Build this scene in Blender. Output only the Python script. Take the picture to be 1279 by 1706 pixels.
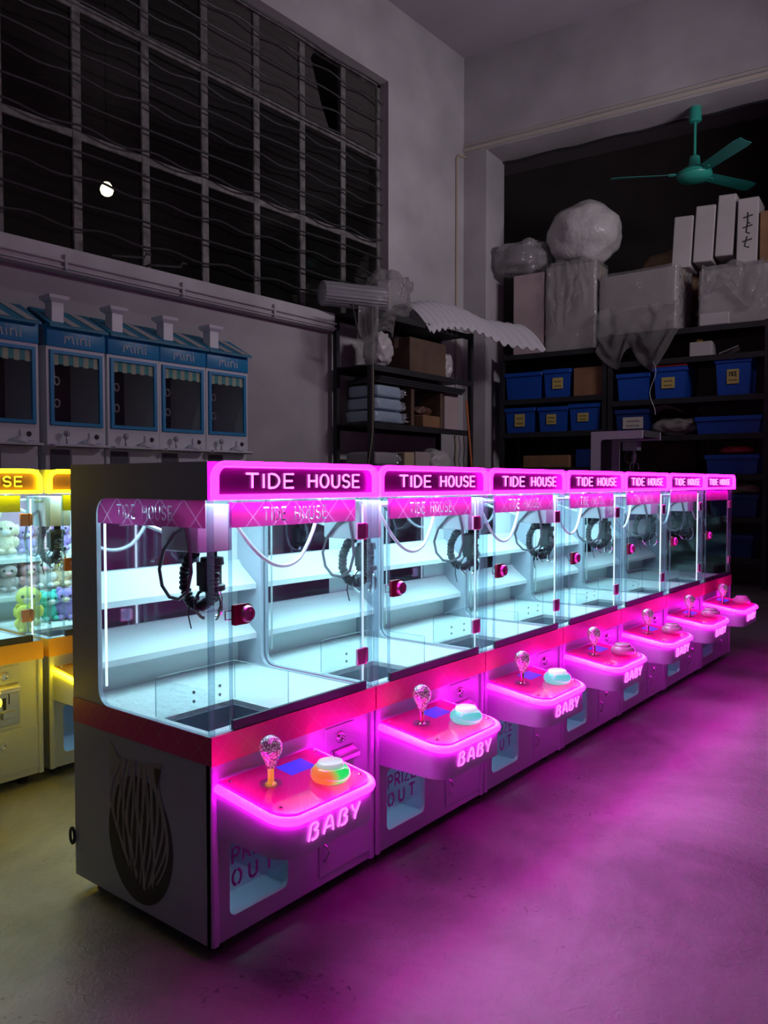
import bpy, bmesh, math, random
from mathutils import Vector, Matrix, noise
from mathutils.geometry import tessellate_polygon
RND = random.Random(7)
SC = bpy.context.scene
COL = SC.collection
for o in list(bpy.data.objects):
    bpy.data.objects.remove(o)
rad = math.radians

# ------------------------------------------------------------------ camera
cam_d = bpy.data.cameras.new('camera')
cam = bpy.data.objects.new('camera', cam_d)
COL.objects.link(cam)
cam.location = (-1.08974, -1.34109, 1.035)
cam.rotation_euler = (rad(90 - 2.086), 0, rad(38.5 - 90))
cam_d.sensor_fit = 'VERTICAL'
cam_d.sensor_height = 36
cam_d.lens = 1336.4 / 1706 * 36
cam_d.clip_start = 0.02
SC.camera = cam
# ------------------------------------------------------------------ world, lamps, exposure
AMBIENT = 0.022
ROOM_LAMP = 33
CEILING_FILL = 9
NEON = 26.0
NEON_LETTER = 3.0
LED = 8.0
PRIZE_LED = 2.5
w = bpy.data.worlds.new('world')
SC.world = w
w.use_nodes = True
w.node_tree.nodes['Background'].inputs[0].default_value = (0.42, 0.52, 0.95, 1)
w.node_tree.nodes['Background'].inputs[1].default_value = AMBIENT
SC.view_settings.view_transform = 'Standard'
SC.view_settings.look = 'None'
SC.view_settings.gamma = 1
SC.view_settings.exposure = 0.0
SC.view_settings.use_curve_mapping = False
SC.cycles.transparent_max_bounces = 48
SC.cycles.max_bounces = 14


def area_lamp(name, loc, rot, size, power, color, spread=180):
    d = bpy.data.lights.new(name, 'AREA')
    d.shape = 'RECTANGLE'
    d.size, d.size_y = size
    d.energy = power
    d.color = color
    d.spread = rad(spread)
    o = bpy.data.objects.new(name, d)
    o.location = loc
    o.rotation_euler = rot
    COL.objects.link(o)


area_lamp('flood_lamp', (5.3, -1.3, 3.6), (rad(96), 0, rad(0)), (1.3, 0.35), ROOM_LAMP, (1.0, 0.90, 0.99), 120)
area_lamp('ceiling_fill', (1.2, 1.6, 5.7), (0, 0, 0), (1.3, 0.25), CEILING_FILL, (0.95, 0.93, 1.0))  # unseen fill added to brighten the machines at the back


# ------------------------------------------------------------------ mesh builder
class MB:
    def __init__(s):
        s.v, s.f, s.m = [], [], []
        s.k = 0

    def add(s, vs, fs):
        b = len(s.v)
        s.v += [tuple(p) for p in vs]
        s.f += [tuple(b + i for i in f) for f in fs]
        s.m += [s.k] * len(fs)
        return s

    def box(s, x0, x1, y0, y1, z0, z1):
        return s.add([(x0, y0, z0), (x1, y0, z0), (x1, y1, z0), (x0, y1, z0), (x0, y0, z1), (x1, y0, z1), (x1, y1, z1), (x0, y1, z1)],
                     [(0, 3, 2, 1), (4, 5, 6, 7), (0, 1, 5, 4), (1, 2, 6, 5), (2, 3, 7, 6), (3, 0, 4, 7)])

    def obox(s, c, size, rz=0, rx=0, ry=0):
        mt = Matrix.Translation(c) @ Matrix.Rotation(rz, 4, 'Z') @ Matrix.Rotation(ry, 4, 'Y') @ Matrix.Rotation(rx, 4, 'X')
        h = [q / 2 for q in size]
        vs = [mt @ Vector((a * h[0], b * h[1], d * h[2])) for d in (-1, 1) for a, b in ((-1, -1), (1, -1), (1, 1), (-1, 1))]
        return s.add(vs, [(0, 3, 2, 1), (4, 5, 6, 7), (0, 1, 5, 4), (1, 2, 6, 5), (2, 3, 7, 6), (3, 0, 4, 7)])

    def prism(s, loops, plane, d0, d1):
        def mp(a, b, d):
            return {'xz': (a, d, b), 'yz': (d, a, b), 'xy': (a, b, d)}[plane]
        flat = [p for l in loops for p in l]
        tris = tessellate_polygon([[Vector((a, b, 0)) for a, b in l] for l in loops])
        n = len(flat)
        vs = [mp(a, b, d0) for a, b in flat] + [mp(a, b, d1) for a, b in flat]
        fs = [tuple(t) for t in tris] + [tuple(i + n for i in reversed(t)) for t in tris]
        o = 0
        for l in loops:
            k = len(l)
            for i in range(k):
                j = (i + 1) % k
                fs.append((o + i, o + j, o + j + n, o + i + n))
            o += k
        return s.add(vs, fs)

    def tube(s, pts, r, n=8, closed=False, flat=1.0, up=None):
        pts = [Vector(p) for p in pts]
        N = len(pts)
        rr = r if isinstance(r, (list, tuple)) else [r] * N
        tan = []
        for i in range(N):
            a = pts[(i - 1) % N] if (closed or i > 0) else pts[i]
            b = pts[(i + 1) % N] if (closed or i < N - 1) else pts[i]
            t = (b - a)
            tan.append(t.normalized() if t.length > 1e-9 else Vector((0, 0, 1)))
        ref = Vector(up) if up else (Vector((0, 0, 1)) if abs(tan[0].z) < .9 else Vector((1, 0, 0)))
        vs = []
        for i in range(N):
            t = tan[i]
            u = ref - t * ref.dot(t)
            if u.length < 1e-6:
                u = t.orthogonal()
            u.normalize()
            if not up:
                ref = u
            w_ = t.cross(u)
            for k in range(n):
                a = 2 * math.pi * (k + .5) / n
                vs.append(pts[i] + u * (math.cos(a) * rr[i] * flat) + w_ * (math.sin(a) * rr[i]))
        fs = []
        for i in range(N if closed else N - 1):
            j = (i + 1) % N
            for k in range(n):
                l = (k + 1) % n
                fs.append((i * n + k, i * n + l, j * n + l, j * n + k))
        if not closed:
            fs.append(tuple(range(n))[::-1])
            fs.append(tuple((N - 1) * n + k for k in range(n)))
        return s.add(vs, fs)

    def lathe(s, prof, o, axis=(0, 0, 1), n=24):
        ax = Vector(axis).normalized()
        u = ax.orthogonal().normalized()
        w_ = ax.cross(u)
        o = Vector(o)
        vs = []
        for r, h in prof:
            for k in range(n):
                a = 2 * math.pi * k / n
                vs.append(o + ax * h + u * (r * math.cos(a)) + w_ * (r * math.sin(a)))
        fs = []
        for i in range(len(prof) - 1):
            for k in range(n):
                l = (k + 1) % n
                fs.append((i * n + k, i * n + l, (i + 1) * n + l, (i + 1) * n + k))
        fs.append(tuple(range(n))[::-1])
        fs.append(tuple((len(prof) - 1) * n + k for k in range(n)))
        return s.add(vs, fs)

    def blob(s, c, r, sub=3, amp=0, freq=3, seed=0, squash=None, flat_bottom=None):
        bm = bmesh.new()
        bmesh.ops.create_icosphere(bm, subdivisions=sub, radius=1)
        vs = []
        sv = Vector((seed * 3.1, seed * 1.7, seed * 5.3))
        for v in bm.verts:
            p = v.co.copy()
            if squash:
                p = Vector([math.copysign(abs(q) ** squash, q) for q in p])
            if amp:
                p *= 1 + amp * noise.noise(v.co * freq + sv) + amp * .5 * noise.noise(v.co * freq * 2.3 + sv)
            q = Vector((p.x * r[0], p.y * r[1], p.z * r[2])) + Vector(c)
            if flat_bottom is not None and q.z < flat_bottom:
                q.z = flat_bottom
            vs.append(q)
        for i, v in enumerate(bm.verts):
            v.index = i
        fs = [[v.index for v in f.verts] for f in bm.faces]
        bm.free()
        return s.add(vs, fs)

    def grid(s, fn, nu, nv):
        vs = [fn(i / (nu - 1), j / (nv - 1)) for i in range(nu) for j in range(nv)]
        fs = [(i * nv + j, (i + 1) * nv + j, (i + 1) * nv + j + 1, i * nv + j + 1) for i in range(nu - 1) for j in range(nv - 1)]
        return s.add(vs, fs)

    def build(s, name, mats, parent=None, smooth=35, bevel=0, seg=2, label=None, solid=0):
        me = bpy.data.meshes.new(name)
        me.from_pydata(s.v, [], s.f)
        if not isinstance(mats, (list, tuple)):
            mats = [mats]
        for m in mats:
            me.materials.append(m)
        for p, k in zip(me.polygons, s.m):
            p.material_index = k
        bm = bmesh.new()
        bm.from_mesh(me)
        bmesh.ops.recalc_face_normals(bm, faces=bm.faces)
        if solid:
            bmesh.ops.solidify(bm, geom=bm.faces[:], thickness=solid)
        if bevel:
            es = [e for e in bm.edges if len(e.link_faces) == 2 and e.calc_face_angle(0) > .5]
            bmesh.ops.bevel(bm, geom=es, offset=bevel, segments=seg, affect='EDGES', profile=.5)
        bm.to_mesh(me)
        bm.free()
        if smooth:
            me.polygons.foreach_set('use_smooth', [True] * len(me.polygons))
            me.set_sharp_from_angle(angle=rad(smooth))
        o = bpy.data.objects.new(name, me)
        COL.objects.link(o)
        if parent:
            o.parent = parent
        if label:
            o['label'] = label
        return o


def tag(o, label, cat, group=None, kind=None):
    o['label'] = label
    o['category'] = cat
    if group:
        o['group'] = group
    if kind:
        o['kind'] = kind
    return o


def thing(name, label, cat, loc=(0, 0, 0), rz=0, group=None):
    o = bpy.data.objects.new(name, None)
    o.empty_display_size = .05
    COL.objects.link(o)
    o.location = loc
    o.rotation_euler = (0, 0, rz)
    return tag(o, label, cat, group)


def structure(o):
    o['kind'] = 'structure'
    return o


def copy_tree(o, parent=None):
    c = o.copy()
    COL.objects.link(c)
    c.parent = parent
    for ch in list(o.children):
        copy_tree(ch, c)
    return c


def swap(o, table):
    for ch in o.children_recursive:
        b = ch.name.split('.')[0]
        if b in table and ch.material_slots:
            ch.material_slots[0].link = 'OBJECT'
            ch.material_slots[0].material = table[b]


def rrect(x0, x1, y0, y1, r, n=6):
    """rounded rectangle, r = radius or (bl, br, tr, tl)"""
    if not isinstance(r, (tuple, list)):
        r = (r,) * 4
    out = []
    for (cx, cy, a0), q in zip(((x0, y0, 180), (x1, y0, 270), (x1, y1, 0), (x0, y1, 90)), r):
        sx = 1 if cx == x0 else -1
        sy = 1 if cy == y0 else -1
        if q <= 0:
            out.append((cx, cy))
            continue
        for i in range(n + 1):
            a = rad(a0 + 90 * i / n)
            out.append((cx + sx * q + q * math.cos(a), cy + sy * q + q * math.sin(a)))
    return out


# ------------------------------------------------------------------ materials
def M(name, col, rough=.5, metal=0, emit=None, es=0, var=None, bump=None, spec=.5, coat=0, trans=0):
    m = bpy.data.materials.new(name)
    m.use_nodes = True
    nt = m.node_tree
    b = nt.nodes['Principled BSDF']
    b.inputs['Base Color'].default_value = (*col, 1)
    b.inputs['Roughness'].default_value = rough
    b.inputs['Metallic'].default_value = metal
    b.inputs['Specular IOR Level'].default_value = spec
    b.inputs['Coat Weight'].default_value = coat
    b.inputs['Coat Roughness'].default_value = .05
    if emit:
        b.inputs['Emission Color'].default_value = (*emit, 1)
        b.inputs['Emission Strength'].default_value = es
    if var or bump:
        tc = nt.nodes.new('ShaderNodeTexCoord')
    if var:
        sc, amt = var
        nz = nt.nodes.new('ShaderNodeTexNoise')
        nz.inputs['Scale'].default_value = sc
        nz.inputs['Detail'].default_value = 6
        nt.links.new(tc.outputs['Object'], nz.inputs['Vector'])
        rp = nt.nodes.new('ShaderNodeValToRGB')
        rp.color_ramp.elements[0].position = .3
        rp.color_ramp.elements[1].position = .7
        rp.color_ramp.elements[0].color = (*[c * (1 - amt) for c in col], 1)
        rp.color_ramp.elements[1].color = (*[min(1, c * (1 + amt * .6)) for c in col], 1)
        nt.links.new(nz.outputs['Fac'], rp.inputs['Fac'])
        nt.links.new(rp.outputs['Color'], b.inputs['Base Color'])
    if bump:
        sc, st = bump
        nz = nt.nodes.new('ShaderNodeTexNoise')
        nz.inputs['Scale'].default_value = sc
        nz.inputs['Detail'].default_value = 4
        nt.links.new(tc.outputs['Object'], nz.inputs['Vector'])
        bp = nt.nodes.new('ShaderNodeBump')
        bp.inputs['Strength'].default_value = st
        bp.inputs['Distance'].default_value = .02
        nt.links.new(nz.outputs['Fac'], bp.inputs['Height'])
        nt.links.new(bp.outputs['Normal'], b.inputs['Normal'])
    return m


def clear(name, tint, ior=1.45, rough=.02, diffuse=0, dcol=(.8, .8, .8), bump=None):
    """clear sheet: transparent with fresnel gloss, optionally a milky share"""
    m = bpy.data.materials.new(name)
    m.use_nodes = True
    nt = m.node_tree
    nt.nodes.clear()
    N, L = nt.nodes.new, nt.links.new
    out = N('ShaderNodeOutputMaterial')
    tr = N('ShaderNodeBsdfTransparent')
    tr.inputs[0].default_value = (*tint, 1)
    gl = N('ShaderNodeBsdfGlossy')
    gl.inputs['Roughness'].default_value = rough
    fr = N('ShaderNodeFresnel')
    fr.inputs['IOR'].default_value = ior
    mx = N('ShaderNodeMixShader')
    ge = N('ShaderNodeNewGeometry')            # the inner face of a sheet adds no second reflection
    inv = N('ShaderNodeMath')
    inv.operation = 'SUBTRACT'
    inv.inputs[0].default_value = 1
    L(ge.outputs['Backfacing'], inv.inputs[1])
    fm = N('ShaderNodeMath')
    fm.operation = 'MULTIPLY'
    L(fr.outputs[0], fm.inputs[0])
    L(inv.outputs[0], fm.inputs[1])
    L(fm.outputs[0], mx.inputs[0])
    last = tr
    if diffuse:
        df = N('ShaderNodeBsdfDiffuse')
        df.inputs[0].default_value = (*dcol, 1)
        tl = N('ShaderNodeBsdfTranslucent')
        tl.inputs[0].default_value = (*dcol, 1)
        m0 = N('ShaderNodeMixShader')
        m0.inputs[0].default_value = .4
        L(df.outputs[0], m0.inputs[1])
        L(tl.outputs[0], m0.inputs[2])
        m1 = N('ShaderNodeMixShader')
        m1.inputs[0].default_value = diffuse
        L(tr.outputs[0], m1.inputs[1])
        L(m0.outputs[0], m1.inputs[2])
        last = m1
    if bump:
        tc = N('ShaderNodeTexCoord')
        nz = N('ShaderNodeTexNoise')
        nz.inputs['Scale'].default_value = bump[0]
        nz.inputs['Distortion'].default_value = 1.5
        L(tc.outputs['Object'], nz.inputs['Vector'])
        bp = N('ShaderNodeBump')
        bp.inputs['Strength'].default_value = bump[1]
        bp.inputs['Distance'].default_value = .05
        L(nz.outputs['Fac'], bp.inputs['Height'])
        L(bp.outputs[0], gl.inputs['Normal'])
        L(bp.outputs[0], fr.inputs['Normal'])
    L(last.outputs[0], mx.inputs[1])
    L(gl.outputs[0], mx.inputs[2])
    L(mx.outputs[0], out.inputs[0])
    return m


def lattice(name, base, line, rough=.35, k=9.0, wdt=.035, trans=False, off=0.0):
    """printed sheet with a diamond lattice of fine lines"""
    m = M(name, base, rough, coat=1 if trans == 'plate' else 0)
    nt = m.node_tree
    N, L = nt.nodes.new, nt.links.new
    b = nt.nodes['Principled BSDF']
    tc = N('ShaderNodeTexCoord')
    sp = N('ShaderNodeSeparateXYZ')
    L(tc.outputs['Object'], sp.inputs[0])
    h = N('ShaderNodeMath')
    h.operation = 'SUBTRACT'
    L(sp.outputs[0], h.inputs[0])
    L(sp.outputs[1], h.inputs[1])
    masks = []
    for sgn in ('ADD', 'SUBTRACT'):
        a = N('ShaderNodeMath')
        a.operation = sgn
        L(h.outputs[0], a.inputs[0])
        L(sp.outputs[2], a.inputs[1])
        a2 = N('ShaderNodeMath')
        a2.operation = 'MULTIPLY_ADD'
        L(a.outputs[0], a2.inputs[0])
        a2.inputs[1].default_value = k
        a2.inputs[2].default_value = off + 20
        f = N('ShaderNodeMath')
        f.operation = 'FRACT'
        L(a2.outputs[0], f.inputs[0])
        lt = N('ShaderNodeMath')
        lt.operation = 'LESS_THAN'
        L(f.outputs[0], lt.inputs[0])
        lt.inputs[1].default_value = wdt
        masks.append(lt)
    mxm = N('ShaderNodeMath')
    mxm.operation = 'MAXIMUM'
    L(masks[0].outputs[0], mxm.inputs[0])
    L(masks[1].outputs[0], mxm.inputs[1])
    mc = N('ShaderNodeMix')
    mc.data_type = 'RGBA'
    mc.inputs[6].default_value = (*base, 1)
    mc.inputs[7].default_value = (*line, 1)
    L(mxm.outputs[0], mc.inputs[0])
    L(mc.outputs[2], b.inputs['Base Color'])
    if trans:
        tl = N('ShaderNodeBsdfTranslucent')
        L(mc.outputs[2], tl.inputs[0])
        ms = N('ShaderNodeMixShader')
        ms.inputs[0].default_value = .38 if trans == 'plate' else .5
        L(b.outputs[0], ms.inputs[1])
        L(tl.outputs[0], ms.inputs[2])
        L(ms.outputs[0], nt.nodes['Material Output'].inputs[0])
    return m


def emitter(name, col, s):
    return M(name, (.8, .8, .8), .5, emit=col, es=s)


def floor_material():
    m = M('concrete_floor', (.3, .29, .27), .42, spec=.4)
    nt = m.node_tree
    N, L = nt.nodes.new, nt.links.new
    b = nt.nodes['Principled BSDF']
    tc = N('ShaderNodeTexCoord')
    n1 = N('ShaderNodeTexNoise')
    n1.inputs['Scale'].default_value = 1.1
    n1.inputs['Detail'].default_value = 9
    n1.inputs['Roughness'].default_value = .62
    n1.inputs['Distortion'].default_value = .8
    L(tc.outputs['Object'], n1.inputs['Vector'])
    r1 = N('ShaderNodeValToRGB')
    r1.color_ramp.elements[0].position = .36
    r1.color_ramp.elements[0].color = (.14, .136, .128, 1)
    r1.color_ramp.elements[1].position = .62
    r1.color_ramp.elements[1].color = (.33, .32, .30, 1)
    L(n1.outputs['Fac'], r1.inputs['Fac'])
    # scratches and dirt: sparse dark flecks grouped by a larger mask
    n2 = N('ShaderNodeTexNoise')
    n2.inputs['Scale'].default_value = 38
    n2.inputs['Detail'].default_value = 5
    n2.inputs['Distortion'].default_value = 1.5
    L(tc.outputs['Object'], n2.inputs['Vector'])
    r2 = N('ShaderNodeValToRGB')
    r2.color_ramp.elements[0].position = .62
    r2.color_ramp.elements[1].position = .70
    L(n2.outputs['Fac'], r2.inputs['Fac'])
    n3 = N('ShaderNodeTexNoise')
    n3.inputs['Scale'].default_value = 2.2
    n3.inputs['Detail'].default_value = 3
    L(tc.outputs['Object'], n3.inputs['Vector'])
    r3 = N('ShaderNodeValToRGB')
    r3.color_ramp.elements[0].position = .5
    r3.color_ramp.elements[1].position = .66
    L(n3.outputs['Fac'], r3.inputs['Fac'])
    mu = N('ShaderNodeMath')
    mu.operation = 'MULTIPLY'
    L(r2.outputs['Color'], mu.inputs[0])
    L(r3.outputs['Color'], mu.inputs[1])
    mx = N('ShaderNodeMix')
    mx.data_type = 'RGBA'
    L(mu.outputs[0], mx.inputs[0])
    L(r1.outputs['Color'], mx.inputs[6])
    mx.inputs[7].default_value = (.06, .055, .05, 1)
    L(mx.outputs[2], b.inputs['Base Color'])
    rr = N('ShaderNodeMapRange')
    L(n1.outputs['Fac'], rr.inputs[0])
    rr.inputs[3].default_value = .55
    rr.inputs[4].default_value = .3
    L(rr.outputs[0], b.inputs['Roughness'])
    bp = N('ShaderNodeBump')
    bp.inputs['Strength'].default_value = .25
    bp.inputs['Distance'].default_value = .01
    L(n2.outputs['Fac'], bp.inputs['Height'])
    L(bp.outputs[0], b.inputs['Normal'])
    return m


MT = {}
MT['floor'] = floor_material()
MT['wall'] = M('painted_plaster', (.43, .42, .43), .8, var=(1.6, .18), bump=(30, .1))
MT['ceiling'] = M('ceiling_plaster', (.40, .38, .42), .85, var=(.8, .12))
MT['sill'] = M('sill_plaster', (.5, .49, .51), .75, var=(2.5, .2))
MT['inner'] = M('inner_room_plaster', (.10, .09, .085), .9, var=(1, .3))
MT['frame'] = M('rusty_window_frame', (.17, .165, .16), .6, .2, var=(14, .55))
MT['bar'] = M('iron_security_bar', (.07, .07, .075), .5, .6, var=(20, .3))
MT['pane'] = clear('dirty_window_glass', (.62, .62, .6), 1.45, .05, .03, (.3, .3, .29))
MT['pane_dusty'] = clear('dusty_window_glass', (.4, .4, .38), 1.45, .15, .3, (.3, .28, .27))
MT['shell'] = M('white_coated_steel', (.47, .50, .58), .38, var=(3, .05))
MT['inside'] = M('white_cabinet_lining', (.78, .82, .83), .5)
MT['plush_floor'] = M('white_padded_floor', (.8, .83, .83), .9, bump=(26, .6))
MT['mirror'] = M('tinted_mirror', (.58, .52, .62), .04, 1)
MT['glass'] = clear('clear_acrylic', (.965, .985, .985), 1.4, .02)
MT['post'] = clear('acrylic_post', (.72, .82, .86), 1.7, .04, .08, (.75, .85, .9))
MT['seal'] = M('dark_door_seal', (.035, .04, .05), .45)
MT['chrome'] = M('chrome', (.75, .74, .74), .14, 1)
MT['steel'] = M('brushed_steel', (.55, .55, .57), .32, 1)
MT['hinge'] = M('magenta_tinted_chrome', (.8, .35, .55), .3, .9)  # chrome, with its magenta reflection put into the colour
MT['lock_plate'] = M('dark_red_lock_plate', (.25, .01, .04), .3)
MT['black_plastic'] = M('black_plastic', (.02, .02, .024), .4)
MT['dark_slot'] = M('dark_slot', (.008, .008, .01), .6)
MT['hose'] = M('white_hose', (.75, .78, .78), .35)
MT['cable'] = M('grey_cable', (.13, .11, .13), .4)
MT['motor_box'] = M('grey_motor_box', (.62, .6, .64), .5)
MT['neon'] = emitter('magenta_neon', (1, .0038, .80), NEON)
MT['neon_letter'] = emitter('pale_magenta_neon', (1, .16, .85), NEON_LETTER)
MT['neon_baby'] = emitter('pink_neon_letter', (1, .085, .8), NEON_LETTER)
MT['neon_y'] = emitter('yellow_neon', (1, .72, .002), NEON * .5)
MT['neon_letter_y'] = emitter('yellow_neon_letter', (1, .75, .01), NEON_LETTER * .6)
MT['marquee_panel'] = M('dark_magenta_panel', (.016, .004, .013), .3)
MT['marquee_panel_y'] = M('mauve_panel', (.13, .06, .12), .35)
MT['decal'] = lattice('pink_lattice_decal', (.85, .03, .24), (.85, .16, .3), .35, 14, .03)
MT['decal_y'] = M('orange_decal', (.85, .42, .03), .35)
MT['sign'] = lattice('pink_lattice_sign', (.80, .26, .56), (.95, .8, .92), .3, 12, .04, True)
MT['sign_y'] = M('lime_sign', (.5, .6, .03), .35)
MT['sign_letter'] = clear('silver_letter', (.9, .9, .9), 1.45, .2, .97, (.93, .9, .95))
MT['sign_shadow'] = M('plum_letter_outline', (.36, .12, .30), .4)
MT['top_plate'] = lattice('glossy_pink_plate', (.92, .05, .54), (.93, .11, .58), .10, 14, .022, 'plate')
MT['top_plate_y'] = M('glossy_orange_plate', (.8, .4, .02), .15)
MT['led'] = emitter('cool_white_led', (.45, .85, .96), LED)
MT['led_dim'] = emitter('dim_led', (.45, .85, .96), LED * .6)
MT['led_tube'] = emitter('pale_led_tube', (.72, .93, 1), 1.1)
MT['led_edge'] = emitter('pale_led_edge', (.72, .93, 1), 1.2)
MT['led_off'] = M('unlit_led', (.6, .63, .63), .4)
MT['prize_led'] = emitter('prize_box_led', (.25, .52, 1), PRIZE_LED)
MT['display'] = M('blue_display', (.01, .01, .05), .25, emit=(.045, .035, 1), es=1.0)
MT['ball'] = M('pink_crystal', (.95, .8, .9), .08, .65, bump=(110, .28), coat=1, emit=(.9, .55, .8), es=.16)  # crackle glints and a faint glow put into the ball's colour
nt_ = MT['ball'].node_tree
vo_ = nt_.nodes.new('ShaderNodeTexVoronoi')
vo_.inputs['Scale'].default_value = 210
tc_ = nt_.nodes.new('ShaderNodeTexCoord')
nt_.links.new(tc_.outputs['Object'], vo_.inputs['Vector'])
rp_ = nt_.nodes.new('ShaderNodeValToRGB')
rp_.color_ramp.elements[0].position = .15
rp_.color_ramp.elements[0].color = (1, .86, .97, 1)
rp_.color_ramp.elements[1].position = .62
rp_.color_ramp.elements[1].color = (.30, .10, .24, 1)
nt_.links.new(vo_.outputs['Distance'], rp_.inputs['Fac'])
nt_.links.new(rp_.outputs['Color'], nt_.nodes['Principled BSDF'].inputs['Base Color'])
nt_.links.new(rp_.outputs['Color'], nt_.nodes['Principled BSDF'].inputs['Emission Color'])
MT['shaft'] = M('rose_metal_shaft', (.9, .45, .5), .2, 1)
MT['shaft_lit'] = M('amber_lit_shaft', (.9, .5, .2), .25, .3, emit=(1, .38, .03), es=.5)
MT['dome_green'] = None
MT['dome_cyan'] = M('cyan_lit_dome', (.15, .3, .3), .2, emit=(.06, .72, .68), es=.75, coat=1)
MT['dome_off'] = M('clear_pink_dome', (.62, .38, .48), .15, coat=1)
MT['cap_green'] = M('pale_lit_cap', (.75, .85, .8), .2, emit=(.42, .8, .6), es=.55, coat=1)
MT['cap_cyan'] = M('white_lit_cap', (.85, .9, .9), .2, emit=(.6, .85, .9), es=.7, coat=1)
MT['cap_off'] = M('clear_cap', (.7, .5, .58), .12, coat=1)
MT['prize_lining'] = M('pale_blue_prize_lining', (.42, .52, .66), .5)
MT['mauve'] = M('mauve_mirror_reflection', (.55, .30, .42), .5)  # what the yellow machines' mirrors reflect, put into an even colour
MT['orange_lock'] = M('orange_lock_plate', (.45, .14, .02), .3)
MT['copper'] = M('copper_hinge', (.6, .32, .26), .3, .8)
MT['prize_text'] = M('plum_print', (.42, .05, .38), .4)
MT['flap'] = clear('clear_prize_flap', (.9, .93, .96), 1.45, .04, .05, (.6, .7, .8))
MT['cream'] = M('cream_lettering', (.9, .8, .35), .4)


def dome_two_tone():
    m = M('green_and_orange_lit_dome', (.05, .2, .08), .2, emit=(0, 1, .2), es=.9, coat=1)
    nt = m.node_tree
    N, L = nt.nodes.new, nt.links.new
    tc = N('ShaderNodeTexCoord')
    sp = N('ShaderNodeSeparateXYZ')
    L(tc.outputs['Object'], sp.inputs[0])
    rp = N('ShaderNodeValToRGB')
    rp.color_ramp.elements[0].position = .182
    rp.color_ramp.elements[0].color = (1, .16, .03, 1)
    rp.color_ramp.elements[1].position = .20
    rp.color_ramp.elements[1].color = (.0, .85, .12, 1)
    L(sp.outputs[0], rp.inputs[0])
    L(rp.outputs[0], nt.nodes['Principled BSDF'].inputs['Emission Color'])
    return m


MT['dome_green'] = dome_two_tone()


# ------------------------------------------------------------------ stroke lettering
def arc(cx, cy, rx, ry, a0, a1, n=8):
    return [(cx + rx * math.cos(rad(a0 + (a1 - a0) * i / n)), cy + ry * math.sin(rad(a0 + (a1 - a0) * i / n))) for i in range(n + 1)]


GL = {
    'T': (.72, [[(0, 1), (.72, 1)], [(.36, .93), (.36, 0)]]),
    'I': (.0, [[(0, 0), (0, 1)]]),
    'D': (.66, [[(0, 0), (0, 1), (.22, 1)], arc(.2, .5, .46, .5, 78, -78, 10), [(0, 0), (.22, 0)]]),
    'E': (.6, [[(.6, 1), (0, 1), (0, 0), (.6, 0)], [(0, .5), (.52, .5)]]),
    'H': (.66, [[(0, 0), (0, 1)], [(.66, 0), (.66, 1)], [(0, .5), (.66, .5)]]),
    'O': (.7, [arc(.35, .5, .35, .5, 100, 260, 10), arc(.35, .5, .35, .5, 80, -80, 10)]),
    'U': (.64, [[(0, 1), (0, .32)] + arc(.32, .32, .32, .32, 180, 360, 10) + [(.64, 1)]]),
    'S': (.6, [arc(.3, .74, .29, .26, 20, 270, 10) + arc(.3, .25, .3, .25, 90, -160, 10)]),
    'P': (.58, [[(0, 0), (0, 1), (.3, 1)] + arc(.3, .74, .28, .26, 90, -90, 8) + [(0, .48)]]),
    'R': (.62, [[(0, 0), (0, 1), (.3, 1)] + arc(.3, .74, .28, .26, 90, -90, 8) + [(0, .48)], [(.28, .48), (.62, 0)]]),
    'Z': (.6, [[(0, 1), (.6, 1), (0, 0), (.6, 0)]]),
    'Y': (.66, [[(0, 1), (.33, .48), (.66, 1)], [(.33, .48), (.33, 0)]]),
    'K': (.6, [[(0, 0), (0, 1)], [(.58, 1), (.05, .5), (.6, 0)]]),
    'b': (.7, [[(0, 0), (.12, .62), (.16, .9), (.3, 1), (.55, 1), (.66, .86), (.62, .68), (.42, .56)], [(.42, .56), (.64, .42), (.62, .14), (.46, 0), (.22, 0)]]),
    'a': (.74, [[(0, 0), (.2, .62), (.36, .93), (.5, 1), (.6, .9), (.66, .5), (.7, 0)], [(.22, .34), (.5, .34)]]),
    'y': (.62, [[(0, 1), (.08, .7), (.22, .52)], [(.62, 1), (.42, .6), (.26, .3), (.2, 0)]]),
    'm': (1.0, [[(0, 0), (.06, .62)], [(.06, .5), (.2, .66), (.38, .6), (.4, .3)], [(.42, .5), (.6, .66), (.82, .6), (.9, .2), (1.0, 0)]]),
    'i': (.1, [[(.06, 0), (.0, .62)], [(.02, .84), (.03, .98)]]),
    'n': (.62, [[(.04, 0), (.0, .62)], [(.02, .46), (.2, .66), (.46, .62), (.56, .4), (.6, 0)]]),
    ' ': (.55, []),
}


def band(pl, w_):
    """outline of a flat stroke of width w_ along a polyline"""
    P_ = [Vector((a, b)) for a, b in pl]
    L_, R_ = [], []
    for i, p in enumerate(P_):
        d0 = (p - P_[i - 1]).normalized() if i else None
        d1 = (P_[i + 1] - p).normalized() if i < len(P_) - 1 else None
        d = ((d0 or d1) + (d1 or d0)).normalized()
        k = w_ / 2 / max(.5, d.dot(d0 or d1))
        nn = Vector((-d.y, d.x)) * k
        L_.append(tuple(p + nn))
        R_.append(tuple(p - nn))
    return L_ + R_[::-1]


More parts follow.
